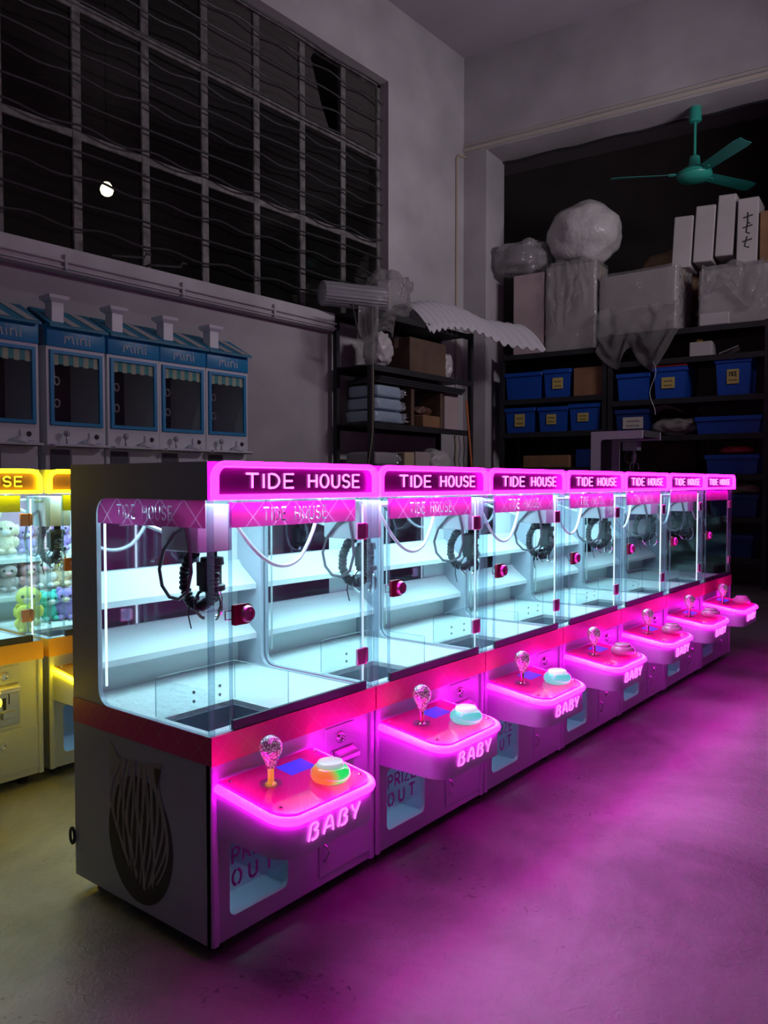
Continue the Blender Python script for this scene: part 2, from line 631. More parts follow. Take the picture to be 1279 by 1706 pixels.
STENCIL = {
    'T': (.72, [[(0, 1), (.72, 1)], [(.36, .84), (.36, 0)]]),
    'I': (.0, [[(0, 0), (0, 1)]]),
    'D': (.62, [[(0, 0), (0, 1)], [(.14, 1)] + arc(.2, .5, .42, .5, 78, -78, 8) + [(.14, 0)]]),
    'E': (.55, [[(.55, 1), (0, 1), (0, 0), (.55, 0)], [(.16, .5), (.48, .5)]]),
    'H': (.62, [[(0, 0), (0, 1)], [(.62, 0), (.62, 1)], [(.14, .5), (.48, .5)]]),
    'O': (.68, [arc(.34, .5, .34, .5, 108, 252, 8), arc(.34, .5, .34, .5, 72, -72, 8)]),
    'U': (.62, GL['U'][1] and [[(0, 1), (0, .32)] + arc(.31, .32, .31, .32, 190, 350, 8) + [(.62, .34), (.62, 1)]]),
    'S': (.58, [arc(.29, .74, .28, .26, 20, 260, 9) + arc(.29, .25, .29, .25, 80, -160, 9)]),
    ' ': (.5, []),
}


def cut_letters(s, x0, z0, width, h, w_, sx=1, gap=.36):
    tot = sum(STENCIL[c][0] for c in s) + gap * (len(s) - 1)
    k = width / tot
    x, out = 0, []
    for c in s:
        wd, st = STENCIL[c]
        for pl in st:
            out.append(band([(x0 + sx * (x + a) * k, z0 + b * h) for a, b in pl], w_))
        x += wd + gap
    return out


def letters(mb, s, o, u, v, width, h, r, gap=.34, flat=1.0, n=6):
    o, u, v = Vector(o), Vector(u).normalized(), Vector(v).normalized()
    tot = sum(GL[c][0] for c in s) + gap * (len(s) - 1)
    k = width / tot
    nrm = u.cross(v)
    x = 0
    for c in s:
        wd, st = GL[c]
        for pl in st:
            mb.tube([o + u * ((x + a) * k) + v * (b * h) for a, b in pl], r, n, flat=flat, up=nrm)
        x += wd + gap
    return mb

# ------------------------------------------------------------------ the setting
WY = 3.78                 # plane of the left wall
CZ = 5.9                  # ceiling height
CX = 6.825                # corner of the left and the right wall
WANG = rad(95.3)
WD = Vector((-math.cos(WANG), -math.sin(WANG), 0))      # along the right wall, away from the corner
WN = Vector((-WD.y, WD.x, 0))                            # into the right wall


def wl(s, t, z):
    """a point given along the right wall (s), into it (t) and by height"""
    return Vector((CX, WY, 0)) + WD * s + WN * t + Vector((0, 0, z))


RZ = math.atan2(WD.y, WD.x)


def walk(mb):
    """turn a mesh built in (s, -t, z) axes into the right wall's frame"""
    mb.v = [tuple(wl(a, -b, c)) for a, b, c in mb.v]
    return mb


structure(MB().box(-5, 11, -7, 8, -.1, 0).build('floor', MT['floor'], smooth=0))
structure(MB().box(-2, 11, -4.5, 8.5, CZ, CZ + .1).build('ceiling', MT['ceiling'], smooth=0))
WIN = (-.8, 5.42, 2.605, 5.1)
mb = MB()
mb.prism([[(-2, 0), (CX, 0), (CX, CZ), (-2, CZ)], [(WIN[0], WIN[2]), (WIN[1], WIN[2]), (WIN[1], WIN[3]), (WIN[0], WIN[3])]], 'xz', WY, WY + .2)
structure(mb.build('wall_left', MT['wall'], smooth=0))
structure(MB().box(-3.4, 11, -3.1, -2.9, 0, CZ).build('wall_front', MT['wall'], smooth=0))
# right wall: column, beam over the opening, thick jamb
mb = MB()
mb.prism([[(0, 0), (.286, 0), (.286, 4.81), (6.4, 4.81), (6.4, CZ), (0, CZ)]], 'xz', 0, -.48)
structure(walk(mb).build('wall_right', MT['wall'], smooth=0))
# the unlit room beyond the opening
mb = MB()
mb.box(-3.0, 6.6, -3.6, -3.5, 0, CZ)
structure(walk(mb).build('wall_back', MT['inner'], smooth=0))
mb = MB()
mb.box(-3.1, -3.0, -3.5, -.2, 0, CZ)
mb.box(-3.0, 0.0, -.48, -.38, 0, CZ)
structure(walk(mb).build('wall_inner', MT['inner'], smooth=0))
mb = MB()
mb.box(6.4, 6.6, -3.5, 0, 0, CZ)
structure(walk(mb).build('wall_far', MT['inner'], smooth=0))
# enclosure added behind the window to keep the view through it dark
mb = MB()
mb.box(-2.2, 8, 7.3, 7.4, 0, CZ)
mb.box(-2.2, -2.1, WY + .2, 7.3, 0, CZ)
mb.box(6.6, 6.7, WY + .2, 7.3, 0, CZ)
structure(mb.build('outer_enclosure', MT['inner'], smooth=0))
# sill band with two thin cable runs under the window
structure(MB().box(-2, 4.5, WY - .10, WY, 2.44, 2.605).build('trim_1', MT['sill'], smooth=30, bevel=.012))
mb = MB()
mb.tube([(-2, WY - .112, 2.505), (4.5, WY - .112, 2.505)], .010)
mb.tube([(-2, WY - .108, 2.462), (4.5, WY - .108, 2.462)], .007)
for x in (1.8, 2.75, 3.7):
    mb.box(x, x + .02, WY - .125, WY - .1, 2.45, 2.55)
structure(mb.build('trim_2', MT['sill']))
# conduit near the corner and the cable channel along the beam
mb = MB()
mb.tube([(6.66, WY - .012, 0), (6.66, WY - .012, 4.72), (6.70, WY - .012, 4.76), (6.825, WY - .02, 4.78)], .013)
structure(mb.build('trim_3', M('yellowed_conduit', (.42, .36, .26), .6)))
mb = MB()
mb.box(-.0, 6.3, 0, .025, 4.83, 4.87)
mb.box(-.0, 6.3, 0, .016, 4.90, 4.915)
structure(walk(mb).build('trim_4', M('cable_channel', (.48, .45, .38), .6)))
mb = MB()
mb.tube([(s, -.44, 4.795 + .012 * math.sin(s * 9)) for s in [.3 + .1 * i for i in range(60)]], .014)
structure(walk(mb).build('trim_5', MT['black_plastic']))

# window: frame, panes, bars
GY = WY + .13
mb = MB()
MUL = [1.477 + .563 * i for i in range(-4, 8)]
for x in MUL:
    if WIN[0] < x < WIN[1] - .02:
        mb.box(x - .035, x + .035, GY - .02, GY + .03, WIN[2], WIN[3])
for z in (3.47, 4.36):
    mb.box(WIN[0], WIN[1], GY - .015, GY + .025, z - .03, z + .03)
mb.box(WIN[0], WIN[1], GY - .025, GY + .03, WIN[3] - .05, WIN[3])
mb.box(WIN[0], WIN[1], GY - .025, GY + .03, WIN[2], WIN[2] + .05)
mb.box(WIN[1] - .05, WIN[1], GY - .025, GY + .03, WIN[2], WIN[3])
win = structure(mb.build('window_1', MT['frame'], smooth=30, bevel=.005, seg=1))
zs = [WIN[2], 3.47, 4.36, WIN[3]]
low, high = MB(), MB()
for i in range(len(MUL) - 1):
    for j in range(3):
        x0, x1 = MUL[i] + .035, MUL[i + 1] - .035
        z0, z1 = zs[j] + .03, zs[j + 1] - .03
        x1 = min(x1, WIN[1] - .05)
        if x1 <= x0:
            continue
        tgt = high if (j == 2 and i >= 7) else low
        if j == 2 and i == 9:                      # the broken pane
            tgt.prism([[(x0, z0), (x1 - .14, z0), (x1 - .26, z0 + .22), (x1 - .40, z1 - .1), (x1 - .34, z1), (x0, z1)]], 'xz', GY, GY + .004)
        else:
            tgt.box(x0, x1, GY, GY + .004, z0, z1)
low.build('pane', MT['pane'], win, smooth=0)
high.build('dusty_pane', MT['pane_dusty'], win, smooth=0)
zb = 2.80
k = 0
while zb < 5.05:
    pts = []
    x = WIN[0]
    while x < WIN[1] + .01:
        wv = 0.016 * math.sin((x - 1.5) * 2 * math.pi / .563 + k * .4) if k % 2 == 0 else .003 * math.sin(x * 5 + k)
        pts.append((x, WY + .035 + .008 * math.sin(x * 7 + k), zb + wv))
        x += .07
    MB().tube(pts, .0085, 6).build('security_bar', MT['bar'], win)
    zb += .172
    k += 1
# two bent brackets left on the sill
for x in (2.15, 2.47):
    mb = MB()
    mb.tube([(x, WY + .10, 2.615), (x + .05, WY - .05, 2.64), (x + .28, WY - .10, 2.665), (x + .30, WY - .10, 2.70), (x + .34, WY - .10, 2.70)], .009, 6)
    tag(mb.build('iron_bracket', MT['bar']), 'bent rusty iron bracket lying on the window sill, ' + ('left of two' if x < 2.3 else 'right of two'), 'bracket', 'brackets on the sill')
# glowing shape added behind the window for a lamp reflected in its glass
t = thing('lamp_reflection', 'small glowing lamp hanging behind the barred window', 'lamp', (3.30, 5.5, 3.80))
MB().lathe([(.005, .075), (.03, .07), (.055, .03), (.062, 0), (.05, -.035), (.03, -.05), (.004, -.055)], (0, 0, 0)).build('reflection_glow', emitter('warm_reflection_glow', (1, .93, .6), 7), t)
MB().tube([(0, 0, .07), (0, 0, CZ - 3.80)], .006, 6).build('stand_in_cord', MT['black_plastic'], t)

# ------------------------------------------------------------------ claw machines
B = .035
W, D, H = .548, .5335, 1.045


def topz(y):
    return .357 + .13 * y


def claw_machine(name, label, group, yellow=False):
    P = lambda a: MT[a + '_y'] if yellow else MT[a]
    t = thing(name, label, 'claw machine', group=group)

    def up(mb):
        mb.v = [(x, y, z + B) for x, y, z in mb.v]
        return mb

    def part(nm, mb, m, parent=t, **k):
        return up(mb).build(nm, m, parent, **k)
    # lower cabinet: front with the prize opening, floor of the play field with the chute, back
    mb = MB()
    mb.prism([[(.012, 0), (W - .012, 0), (W - .012, .458), (.012, .458)], rrect(.053, .232, .045, .215, .018)], 'xz', 0, .012)
    mb.box(.012, W - .012, .012, D - .012, 0, .012)
    cab = part('cabinet', mb, MT['shell'], smooth=30)
    mb = MB()
    mb.prism([[(.012, .012), (W - .012, .012), (W - .012, D - .012), (.012, D - .012)], [(.03, .04), (.24, .04), (.24, .2), (.03, .2)]], 'xy', .444, .456)
    part('play_floor', mb, MT['plush_floor'], smooth=0)
    # side panels with the big rounded window, open to the front
    for x in (0, W - .012):
        c = [(0, 0), (D, 0), (D, H), (0, H), (0, .963)]
        r = .04
        c += [(.42 - r + r * math.sin(rad(a)), .963 - r + r * math.cos(rad(a))) for a in range(0, 91, 15)]
        c += [(.42 - r + r * math.cos(rad(a)), .458 + r - r * math.sin(rad(a))) for a in range(0, 91, 15)]
        c += [(0, .458)]
        part('side_panel', MB().prism([c], 'yz', x, x + .012), MT['shell'], smooth=30)
        xx = x + .004
        pn = part('side_pane', MB().box(xx, xx + .003, .006, .425, .455, .966), MT['glass'], smooth=0)
    # back wall lining with mirror strips and sloping display shelves
    mb = MB().box(.012, W - .012, D - .012, D, 0, H)
    bk = part('back_panel', mb, MT['inside'], smooth=0)
    for z0, z1 in ((.772, .955), (.615, .69)):
        part('mirror_strip', MB().box(.05, .39, D - .0145, D - .012, z0, z1), MT['mirror'], bk, smooth=0)
    for z in (.752, .604):
        mb = MB().prism([[(D - .015, z + .016), (D - .015, z - .01), (.445, z - .066), (.437, z - .066), (.437, z - .05), (.50, z - .002), (D - .02, z + .016)]], 'yz', .013, W - .013)
        part('display_shelf', mb, MT['inside'], smooth=0)
    # hood
    mb = MB().box(.012, W - .012, 0, D - .012, H - .012, H)
    mb.box(.012, W - .012, 0, .012, .963, H - .012)
    part('hood', mb, MT['shell'], smooth=0)
    mb = MB().box(.012, W - .012, .02, D - .012, .966, .972)
    part('play_ceiling', mb, MT['inside'], smooth=0)
    # corner trims below the glass, decal band
    for x0, x1 in ((0, .02), (W - .02, W)):
        mb = MB().prism([rrect(x0, x1, -.007, .012, (.006, .006, 0, 0), 4)], 'xy', 0, .395)
        part('corner_trim', mb, MT['shell'], smooth=50)
    mb = MB().box(-.0012, W + .0012, -.0085, .0, .396, .4585)
    mb.box(-.0012, 0, 0, D - .0, .396, .457)
    mb.box(W, W + .0012, 0, D, .396, .457)
    part('decal_band', mb, P('decal'), smooth=0)
    # clear posts, fixed panes, door
    for x in (.002, W - .016):
        part('corner_post', MB().box(x, x + .012, -.004, .008, .459, .963), MT['post'], smooth=30, bevel=.0015, seg=1)
    part('fixed_pane', MB().box(.015, .057, 0, .003, .459, .963), MT['glass'], smooth=0)
    part('fixed_pane', MB().box(.505, W - .016, 0, .003, .459, .963), MT['glass'], smooth=0)
    dr = part('door', MB().box(.0615, .497, -.003, .001, .468, .961), MT['glass'], smooth=0)
    part('door_edge', MB().box(.0565, .0625, -.004, .002, .462, .961), MT['post'], dr, smooth=0)
    part('door_edge', MB().box(.497, .503, -.004, .002, .462, .961), MT['post'], dr, smooth=0)
    mb = MB().box(.0625, .515, -.006, .003, .4595, .481)
    part('door_seal', mb, MT['seal'], dr, smooth=0)
    for zc in (.875, .55):
        mb = MB().box(.474, .503, -.012, -.003, zc - .021, zc + .021)
        mb.tube([(.506, -.008, zc - .022), (.506, -.008, zc + .022)], .006, 10)
        mb.box(.503, .519, -.010, -.003, zc - .019, zc + .019)
        part('hinge', mb, MT['hinge'], dr, smooth=40, bevel=.0015, seg=1)
    mb = MB()
    mb.prism([rrect(.060, .117, .690, .735, (.004, .02, .02, .004), 6)], 'xz', -.012, -.003)
    lk = part('lock', mb, MT['lock_plate'], dr, smooth=40)
    mb = MB().lathe([(.019, 0), (.019, .004), (.016, .010), (.011, .010), (.010, .005), (.003, .004)], (.096, -.012, .7125), (0, -1, 0), 20)
    part('lock_cylinder', mb, MT['hinge'], dr, smooth=40)
    part('latch_hook', MB().tube([(.0565, -.0065, .705), (.040, -.0065, .705), (.040, -.0065, .724), (.0565, -.0065, .724)], .0018, 6), MT['chrome'], dr)
    # front sign strip
    holes = [] if yellow else cut_letters('TIDE HOUSE', .162, .914, .210, .030, .0034)
    part('sign_strip', MB().prism([[(.0615, .902), (.482, .902), (.482, .957), (.0615, .957)]] + holes, 'xz', .0030, .0040), P('sign'), smooth=0)
    # marquee: recessed panel, neon frame, neon letters
    mq = part('marquee', MB().prism([rrect(.006, W - .006, .968, 1.042, (0, 0, .032, .032))], 'xz', -.006, 0), P('marquee_panel'), smooth=30)
    mb = MB()
    mb.prism([rrect(.0, W, .9632, 1.0465, (.004, .004, .038, .038), 8), rrect(.013, W - .013, .975, 1.0325, (0, 0, .022, .022), 8)], 'xz', -.024, -.006)
    part('neon_frame', mb, P('neon'), mq, smooth=40, bevel=.003, seg=2)
    for word, x, wd in (('TIDE', .101, .145), ('HOUSE', .298, .185)):
        part('neon_letters', letters(MB(), word, (x, -.0085, .9885), (1, 0, 0), (0, 0, 1), wd, .0315, .0024), P('neon_letter'), mq)
    # lights inside
    mb = MB().tube([(.523, .014, .466), (.523, .014, .945)], .0028, 8)
    part('led_tube', mb, MT['led_tube'])
    mb = MB().tube([(.018, .412, .50), (.018, .412, .90)], .0030, 8)
    part('led_edge', mb, MT['led_edge'])
    mb = MB().box(.06, .48, .05, .41, .962, .9655)
    part('led_panel', mb, MT['led'], smooth=0)
    # crane: rails, motor box, claw, cables
    mb = MB()
    for z in (.935,):
        mb.tube([(.014, .11, z), (W - .014, .11, z)], .006, 8)
        mb.tube([(.014, .27, z), (W - .014, .27, z)], .006, 8)
    part('crane_rail', mb, MT['steel'])
    mb = MB().box(.045, .145, .09, .225, .843, .95)
    part('motor_box', mb, MT['motor_box'], smooth=30, bevel=.005)
    mb = MB().lathe([(.012, 0), (.012, -.012), (.026, -.014), (.028, -.03), (.022, -.034), (.022, -.075), (.030, -.078), (.030, -.09), (.016, -.095), (.014, -.115), (.006, -.12)], (.105, .115, .843), n=16)
    mb.box(.072, .09, .10, .13, .765, .82)
    clw = part('claw', mb, MT['black_plastic'], smooth=40)
    for a in (20, 140, 260):
        ca, sa = math.cos(rad(a)), math.sin(rad(a))
        pts = [(.105 + ca * q, .115 + sa * q, z) for q, z in ((.014, .757), (.030, .748), (.040, .728), (.038, .708), (.026, .692), (.018, .688))]
        part('prong', MB().tube(pts, .0042, 6), MT['chrome'], clw)
    cp = [(.135, .842), (.160, .825), (.180, .79), (.182, .752), (.165, .722), (.135, .714), (.105, .73), (.092, .76), (.094, .79), (.104, .805)]
    fine = []
    for i in range(len(cp) - 1):
        for q in range(7):
            f = q / 7
            fine.append((.072 + .003 * i, cp[i][0] * (1 - f) + cp[i + 1][0] * f, cp[i][1] * (1 - f) + cp[i + 1][1] * f))
    part('coil_hose', MB().tube(fine, [.0105 if i % 2 else .0135 for i in range(len(fine))], 10), MT['black_plastic'], clw)
    cp = [(.13, .90), (.165, .885), (.205, .845), (.222, .80), (.212, .762), (.185, .738), (.15, .736), (.12, .755), (.105, .80), (.11, .85), (.122, .90)]
    part('cable_loop', MB().tube([(.038, a, b) for a, b in cp], .0042, 8), MT['cable'], clw)
    part('loose_wire', MB().tube([(.07, .155, .715), (.068, .156, .695), (.071, .152, .672), (.072, .15, .664)], .0016, 6), MT['black_plastic'], clw)
    pts = []
    for i in range(21):
        f = i / 20
        pts.append((.15 + .36 * f, .12 + .03 * f, .945 - .40 * f * (1 - f) ** .7 * 1.25 + .10 * max(0, f - .75)))
    pts += [(.522, .152, .915), (.526, .155, .95)]
    mb = MB().tube(pts, .0052, 8)
    part('white_hose', mb, MT['hose'])
    mb = MB().tube([(.05, .47, .945), (.06, .41, .925), (.09, .33, .893), (.11, .26, .872), (.12, .222, .868)], .0052, 8)
    part('white_hose', mb, MT['hose'])
    # low clear guard around the chute
    mb = MB().prism([rrect(.014, .252, .456, .552, (0, 0, .012, .012))], 'xz', .206, .209)
    mb.prism([rrect(.016, .206, .456, .552, (0, 0, .012, .012))], 'yz', .249, .252)
    mb.prism([rrect(.016, .206, .456, .552, (0, 0, .012, .012))], 'yz', .0125, .0150)
    cg = part('chute_guard', mb, MT['glass'], smooth=0)
    mb = MB()
    for x, z in ((.12, .475), (.12, .497), (.2, .475), (.2, .497)):
        mb.lathe([(.004, 0), (.004, .003), (.002, .004)], (x, .206, z), (0, -1, 0), 10)
    part('guard_bolt', mb, MT['chrome'], cg)
    mb = MB().tube([(.014, .2075, .462), (.014, .2075, .545), (.02, .2075, .552), (.246, .2075, .552), (.2505, .2035, .552), (.2505, .016, .552), (.2505, .016, .462)], .0014, 5)
    mb.tube([(.2505, .2075, .545), (.2505, .2075, .457)], .0014, 5)
    part('guard_edge', mb, MT['post'], cg)
    mb = MB().prism([[(.03, .04), (.24, .04), (.24, .2), (.03, .2)], [(.034, .044), (.236, .044), (.236, .196), (.034, .196)]], 'xy', .262, .444)
    part('chute', mb, M('slate_chute', (.24, .28, .36), .4) if 'slate_chute' not in bpy.data.materials else bpy.data.materials['slate_chute'], smooth=0)
    # prize box behind the opening
    mb = MB().box(.030, .255, .0125, .25, .026, .036)
    mb.box(.030, .255, .245, .25, .036, .262)
    mb.box(.030, .036, .0125, .245, .036, .262)
    mb.box(.249, .255, .0125, .245, .036, .262)
    pz = part('prize_box', mb, MT['prize_lining'], smooth=0)
    part('prize_lamp', MB().box(.06, .23, .018, .026, .236, .242), MT['prize_led'], pz, smooth=0)
    fl = part('prize_flap', MB().prism([rrect(.055, .230, .098, .213, .01)], 'xz', .006, .008), MT['flap'], smooth=0)
    mb = letters(MB(), 'PRIZE', (.066, .0055, .158), (1, 0, 0), (0, 0, 1), .128, .034, .0034, flat=.2)
    letters(mb, 'OUT', (.066, .0055, .108), (1, 0, 0), (0, 0, 1), .122, .034, .0036, gap=.7, flat=.2)
    if not yellow:
        part('flap_letters', mb, MT['prize_text'], fl)
    # coin panel
    cpn = part('coin_panel', MB().box(.36, .467, -.003, 0, .175, .388), MT['shell'], smooth=30, bevel=.001, seg=1)
    mb = MB().lathe([(.016, 0), (.016, .003), (.0125, .009), (.009, .009), (.008, .004), (.002, .004)], (.413, -.003, .357), (0, -1, 0), 20)
    part('coin_lock', mb, MT['chrome'], cpn)
    mb = MB().box(.378, .462, -.008, -.003, .19, .33)
    mb.prism([[(-.008, .33), (-.034, .318), (-.036, .305), (-.008, .300)]], 'yz', .384, .456)
    mb.box(.40, .446, -.02, -.008, .215, .24)
    ca = part('coin_acceptor', mb, MT['steel'], cpn, smooth=30, bevel=.002, seg=1)
    mb = MB().box(.425, .429, -.0088, -.0079, .262, .296)
    mb.box(.405, .417, -.0088, -.0079, .245, .285)
    part('coin_slot', mb, MT['dark_slot'], cpn, smooth=0)
    # access door low on the right
    ad = part('access_door', MB().box(.337, .530, -.003, 0, .022, .168), MT['shell'], smooth=30, bevel=.0012, seg=1)
    mb = MB().lathe([(.013, 0), (.013, .003), (.0105, .008), (.007, .008), (.006, .003), (.002, .003)], (.405, -.003, .125), (0, -1, 0), 18)
    part('door_lock', mb, MT['chrome'], ad)
    mb = MB().tube([(.352, -.003, .102), (.352, -.012, .098), (.362, -.014, .082), (.352, -.012, .066), (.352, -.003, .062)], .0035, 8)
    part('door_handle', mb, MT['steel'], ad)
    # console
    out = []
    x0, x1, yf, r = .012, .312, -.215, .05
    out = [(x0, 0)] + [(x0 + r - r * math.cos(rad(a)), yf + r - r * math.sin(rad(a))) for a in range(0, 91, 9)]
    out += [(x1 - r + r * math.sin(rad(a)), yf + r - r * math.cos(rad(a))) for a in range(0, 91, 9)] + [(x1, 0)]
    n = len(out)
    mb = MB()
    cx, cy = (x0 + x1) / 2, -.1
    vs = [(x, y, .243) for x, y in out] + [(x, y, topz(y) - .022) for x, y in out]
    mb.add(vs, [tuple(range(n))[::-1], tuple(range(n, 2 * n))] + [(i, (i + 1) % n, n + (i + 1) % n, n + i) for i in range(n)])
    con = part('console', mb, MT['shell'], smooth=40)
    ring = [(cx + (x - cx) * 1.0, min(y, -.009), topz(y) - .010) for x, y in out]
    part('neon_edge', MB().tube(ring, .0095, 10), P('neon'), con, smooth=60)
    ins = [(cx + (x - cx) * .955, min(-.001, cy + (y - cy) * .955)) for x, y in out]
    vs = [(x, y, topz(y) - .001) for x, y in ins] + [(x, y, topz(y) + .002) for x, y in ins]
    mb = MB().add(vs, [tuple(range(n))[::-1], tuple(range(n, 2 * n))] + [(i, (i + 1) % n, n + (i + 1) % n, n + i) for i in range(n)])
    part('top_plate', mb, P('top_plate'), con, smooth=40)
    vs = [(x, y, topz(y) + dz) for dz in (.0015, .003) for x, y in ((.163, -.082), (.242, -.082), (.242, -.032), (.163, -.032))]
    part('display', MB().add(vs, [(0, 3, 2, 1), (4, 5, 6, 7), (0, 1, 5, 4), (1, 2, 6, 5), (2, 3, 7, 6), (3, 0, 4, 7)]), MT['display'], con, smooth=0)
    for x, y in ((.036, -.022), (.042, -.172), (.296, -.026), (.288, -.175)):
        part('screw', MB().lathe([(.005, 0), (.005, .003), (.003, .0045)], (x, y, topz(y) + .001), n=10), MT['chrome'], con)
    part('neon_letters', letters(MB(), 'baby' if not yellow else 'baby', (.076, yf - .003, .268), (1, 0, 0), (0, 0, 1), .162, .033, .0022), P('neon') if yellow else MT['neon_baby'], con)
    jx, jy = .096, -.086
    jz = topz(jy)
    mb = MB().lathe([(.013, .002), (.013, .006), (.0068, .009), (.0068, .040), (.010, .043), (.010, .05)], (jx, jy, jz), n=20)
    js = part('joystick', mb, MT['shaft'])
    mb = MB().prism([[(jx + .024 * math.cos(a), jy + .024 * math.sin(a)) for a in [rad(15 * q) for q in range(24)]]], 'xy', jz + .004, jz + .008)
    part('base_ring', mb, MT['post'], js, smooth=40)
    pr = [(.009, .040), (.012, .046), (.0135, .052), (.019, .064), (.0245, .076), (.026, .086), (.0235, .097), (.017, .105), (.008, .110), (.001, .111)]
    part('joystick_ball', MB().lathe(pr, (jx, jy, jz), n=20), MT['ball'], js, smooth=25)
    bx, by = .214, -.152
    bz = topz(by)
    mb = MB().lathe([(.030, .0015), (.040, .006), (.0455, .016), (.044, .026), (.037, .034), (.032, .036), (.002, .036)], (bx, by, bz), n=28)
    bt = part('push_button', mb, MT['dome_off'], smooth=50)
    mb = MB().lathe([(.0305, .035), (.0305, .042), (.027, .046), (.022, .0465), (.002, .047)], (bx, by, bz), n=28)
    part('button_cap', mb, MT['cap_off'], bt, smooth=50)
    for x in (.05, W - .05):
        for y in (.05, D - .05):
            MB().lathe([(.018, 0), (.018, .012), (.008, .014), (.008, .036)], (x, y, 0), n=12).build('foot', MT['black_plastic'], t)
    return t


def add_left_sign(t):
    """sign strip on the free left pane of the end machine, and the printed oval on its side"""
    mb = MB().prism([rrect(.010, .415, .903, .963, (0, 0, .036, 0))] + cut_letters('TIDE HOUSE', .335, .918, .212, .030, .0036, -1), 'yz', .0012, .0022)
    mb.v = [(x, y, z + B) for x, y, z in mb.v]
    mb.build('side_sign_strip', MT['sign'], t, smooth=0)


PITCH = .5556
PINK = 'pink-lit claw machines in one row'
proto = claw_machine('claw_machine', 'nearest pink-lit claw machine at the row end, its round button glowing green', PINK)
lab = [None,
       'second pink-lit claw machine from the camera, cyan button above a readable prize flap',
       'third pink-lit claw machine from the camera, the farther of two with a cyan glowing button',
       'fourth pink-lit claw machine, in the middle of the row, nearest with an unlit button',
       'fifth pink-lit claw machine from the camera, between the middle machine and the dim ones',
       'second last pink-lit claw machine, only half lit inside its glass case',
       'last and farthest pink-lit claw machine, dark inside its glass case']
pinks = [proto]
for i in range(1, 7):
    c = copy_tree(proto)
    c['label'] = lab[i]
    pinks.append(c)
    c.location = (PITCH * i, 0, 0)
for c in pinks[1:5]:
    swap(c, {'led_edge': MT['led_off']})
swap(pinks[0], {'push_button': MT['dome_green'], 'button_cap': MT['cap_green'], 'joystick': MT['shaft_lit'], 'prize_lamp': MT['led_off']})
for c in pinks[1:3]:
    swap(c, {'push_button': MT['dome_cyan'], 'button_cap': MT['cap_cyan']})
swap(pinks[5], {'led_panel': MT['led_dim'], 'led_edge': MT['led_off']})
swap(pinks[6], {'led_panel': MT['led_off'], 'led_edge': MT['led_off'], 'led_tube': MT['led_off']})
add_left_sign(pinks[0])


def side_print(t):
    """oval print on the side: dark oval, pale flowing strands, two pointed tips (a plain abstract design)"""
    def el(cy, cz, ry, rz, tilt, n=40):
        out = []
        for i in range(n):
            a = 2 * math.pi * i / n
            p, q = ry * math.cos(a), rz * math.sin(a)
            out.append((cy + p * math.cos(tilt) - q * math.sin(tilt), cz + p * math.sin(tilt) + q * math.cos(tilt)))
        return out
    mb = MB().prism([el(.255, .165 + B, .125, .150, 0)], 'yz', -.0010, -.0002)
    pr = mb.build('side_print', M('dark_printed_oval', (.035, .03, .04), .5), t, smooth=0)
    mb = MB()
    for i in range(20):
        f = i / 19
        pts = []
        for q in range(18):
            g = q / 17
            half = .045 + .062 * math.sin(math.pi * min(1, .12 + g * .82))
            y = .262 - .012 * g + (f - .5) * 2 * half + .010 * math.sin(g * 6 + i * 1.3)
            pts.append((-.0012, y, .338 + B - (.30 - .10 * abs(f - .4)) * g + .012 * math.cos((f - .5) * 3)))
        mb.tube(pts, [.0048 * (1 - .8 * (q / 17) ** 2) + .0008 for q in range(18)], 6, flat=.12, up=(1, 0, 0))
    mb.prism([[(.368, .376 + B), (.375, .29 + B), (.325, .335 + B)]], 'yz', -.0016, -.0010)
    mb.prism([[(.165, .365 + B), (.235, .35 + B), (.19, .285 + B)]], 'yz', -.0016, -.0010)
    mb.build('print_strands', M('pale_printed_strands', (.40, .37, .37), .5), pr, smooth=0)
    mb = MB()
    mb.prism([[(.17, .352 + B), (.195, .35 + B), (.185, .30 + B)]], 'yz', -.0022, -.0016)
    for i in range(7):
        y0 = .33 - .022 * i
        mb.tube([(-.0020, y0 - .01 * math.sin(q * .9 + i), .30 + B - .026 * q) for q in range(9)], .0011, 5, flat=.2, up=(1, 0, 0))
    mb.build('print_lines', M('brown_printed_lines', (.06, .04, .035), .5), pr, smooth=0)


side_print(pinks[0])
mb = MB().tube([(.004 - .01, D + .004 - .01 * math.sin(a), .135 + .02 * math.cos(a)) for a in [rad(20 * q) for q in range(18)]], .004, 6, closed=True)
mb.build('cable_ring', MT['black_plastic'], pinks[0])

# yellow pair behind
YEL = 'yellow-lit claw machines behind the pink row'
ya = claw_machine('claw_machine', 'yellow-lit claw machine cut by the left photo edge, filled with plush toys', YEL, True)
ya.location = (-.2206, 1.295, 0)
swap(ya, {'mirror_strip': MT['mauve'], 'lock': MT['orange_lock'], 'hinge': MT['copper'], 'lock_cylinder': MT['copper'], 'led_edge': MT['led_off']})
yb = copy_tree(ya)
yb['label'] = 'yellow-lit claw machine half hidden behind the nearest pink machine'
yb.location = (.350, 1.295, 0)

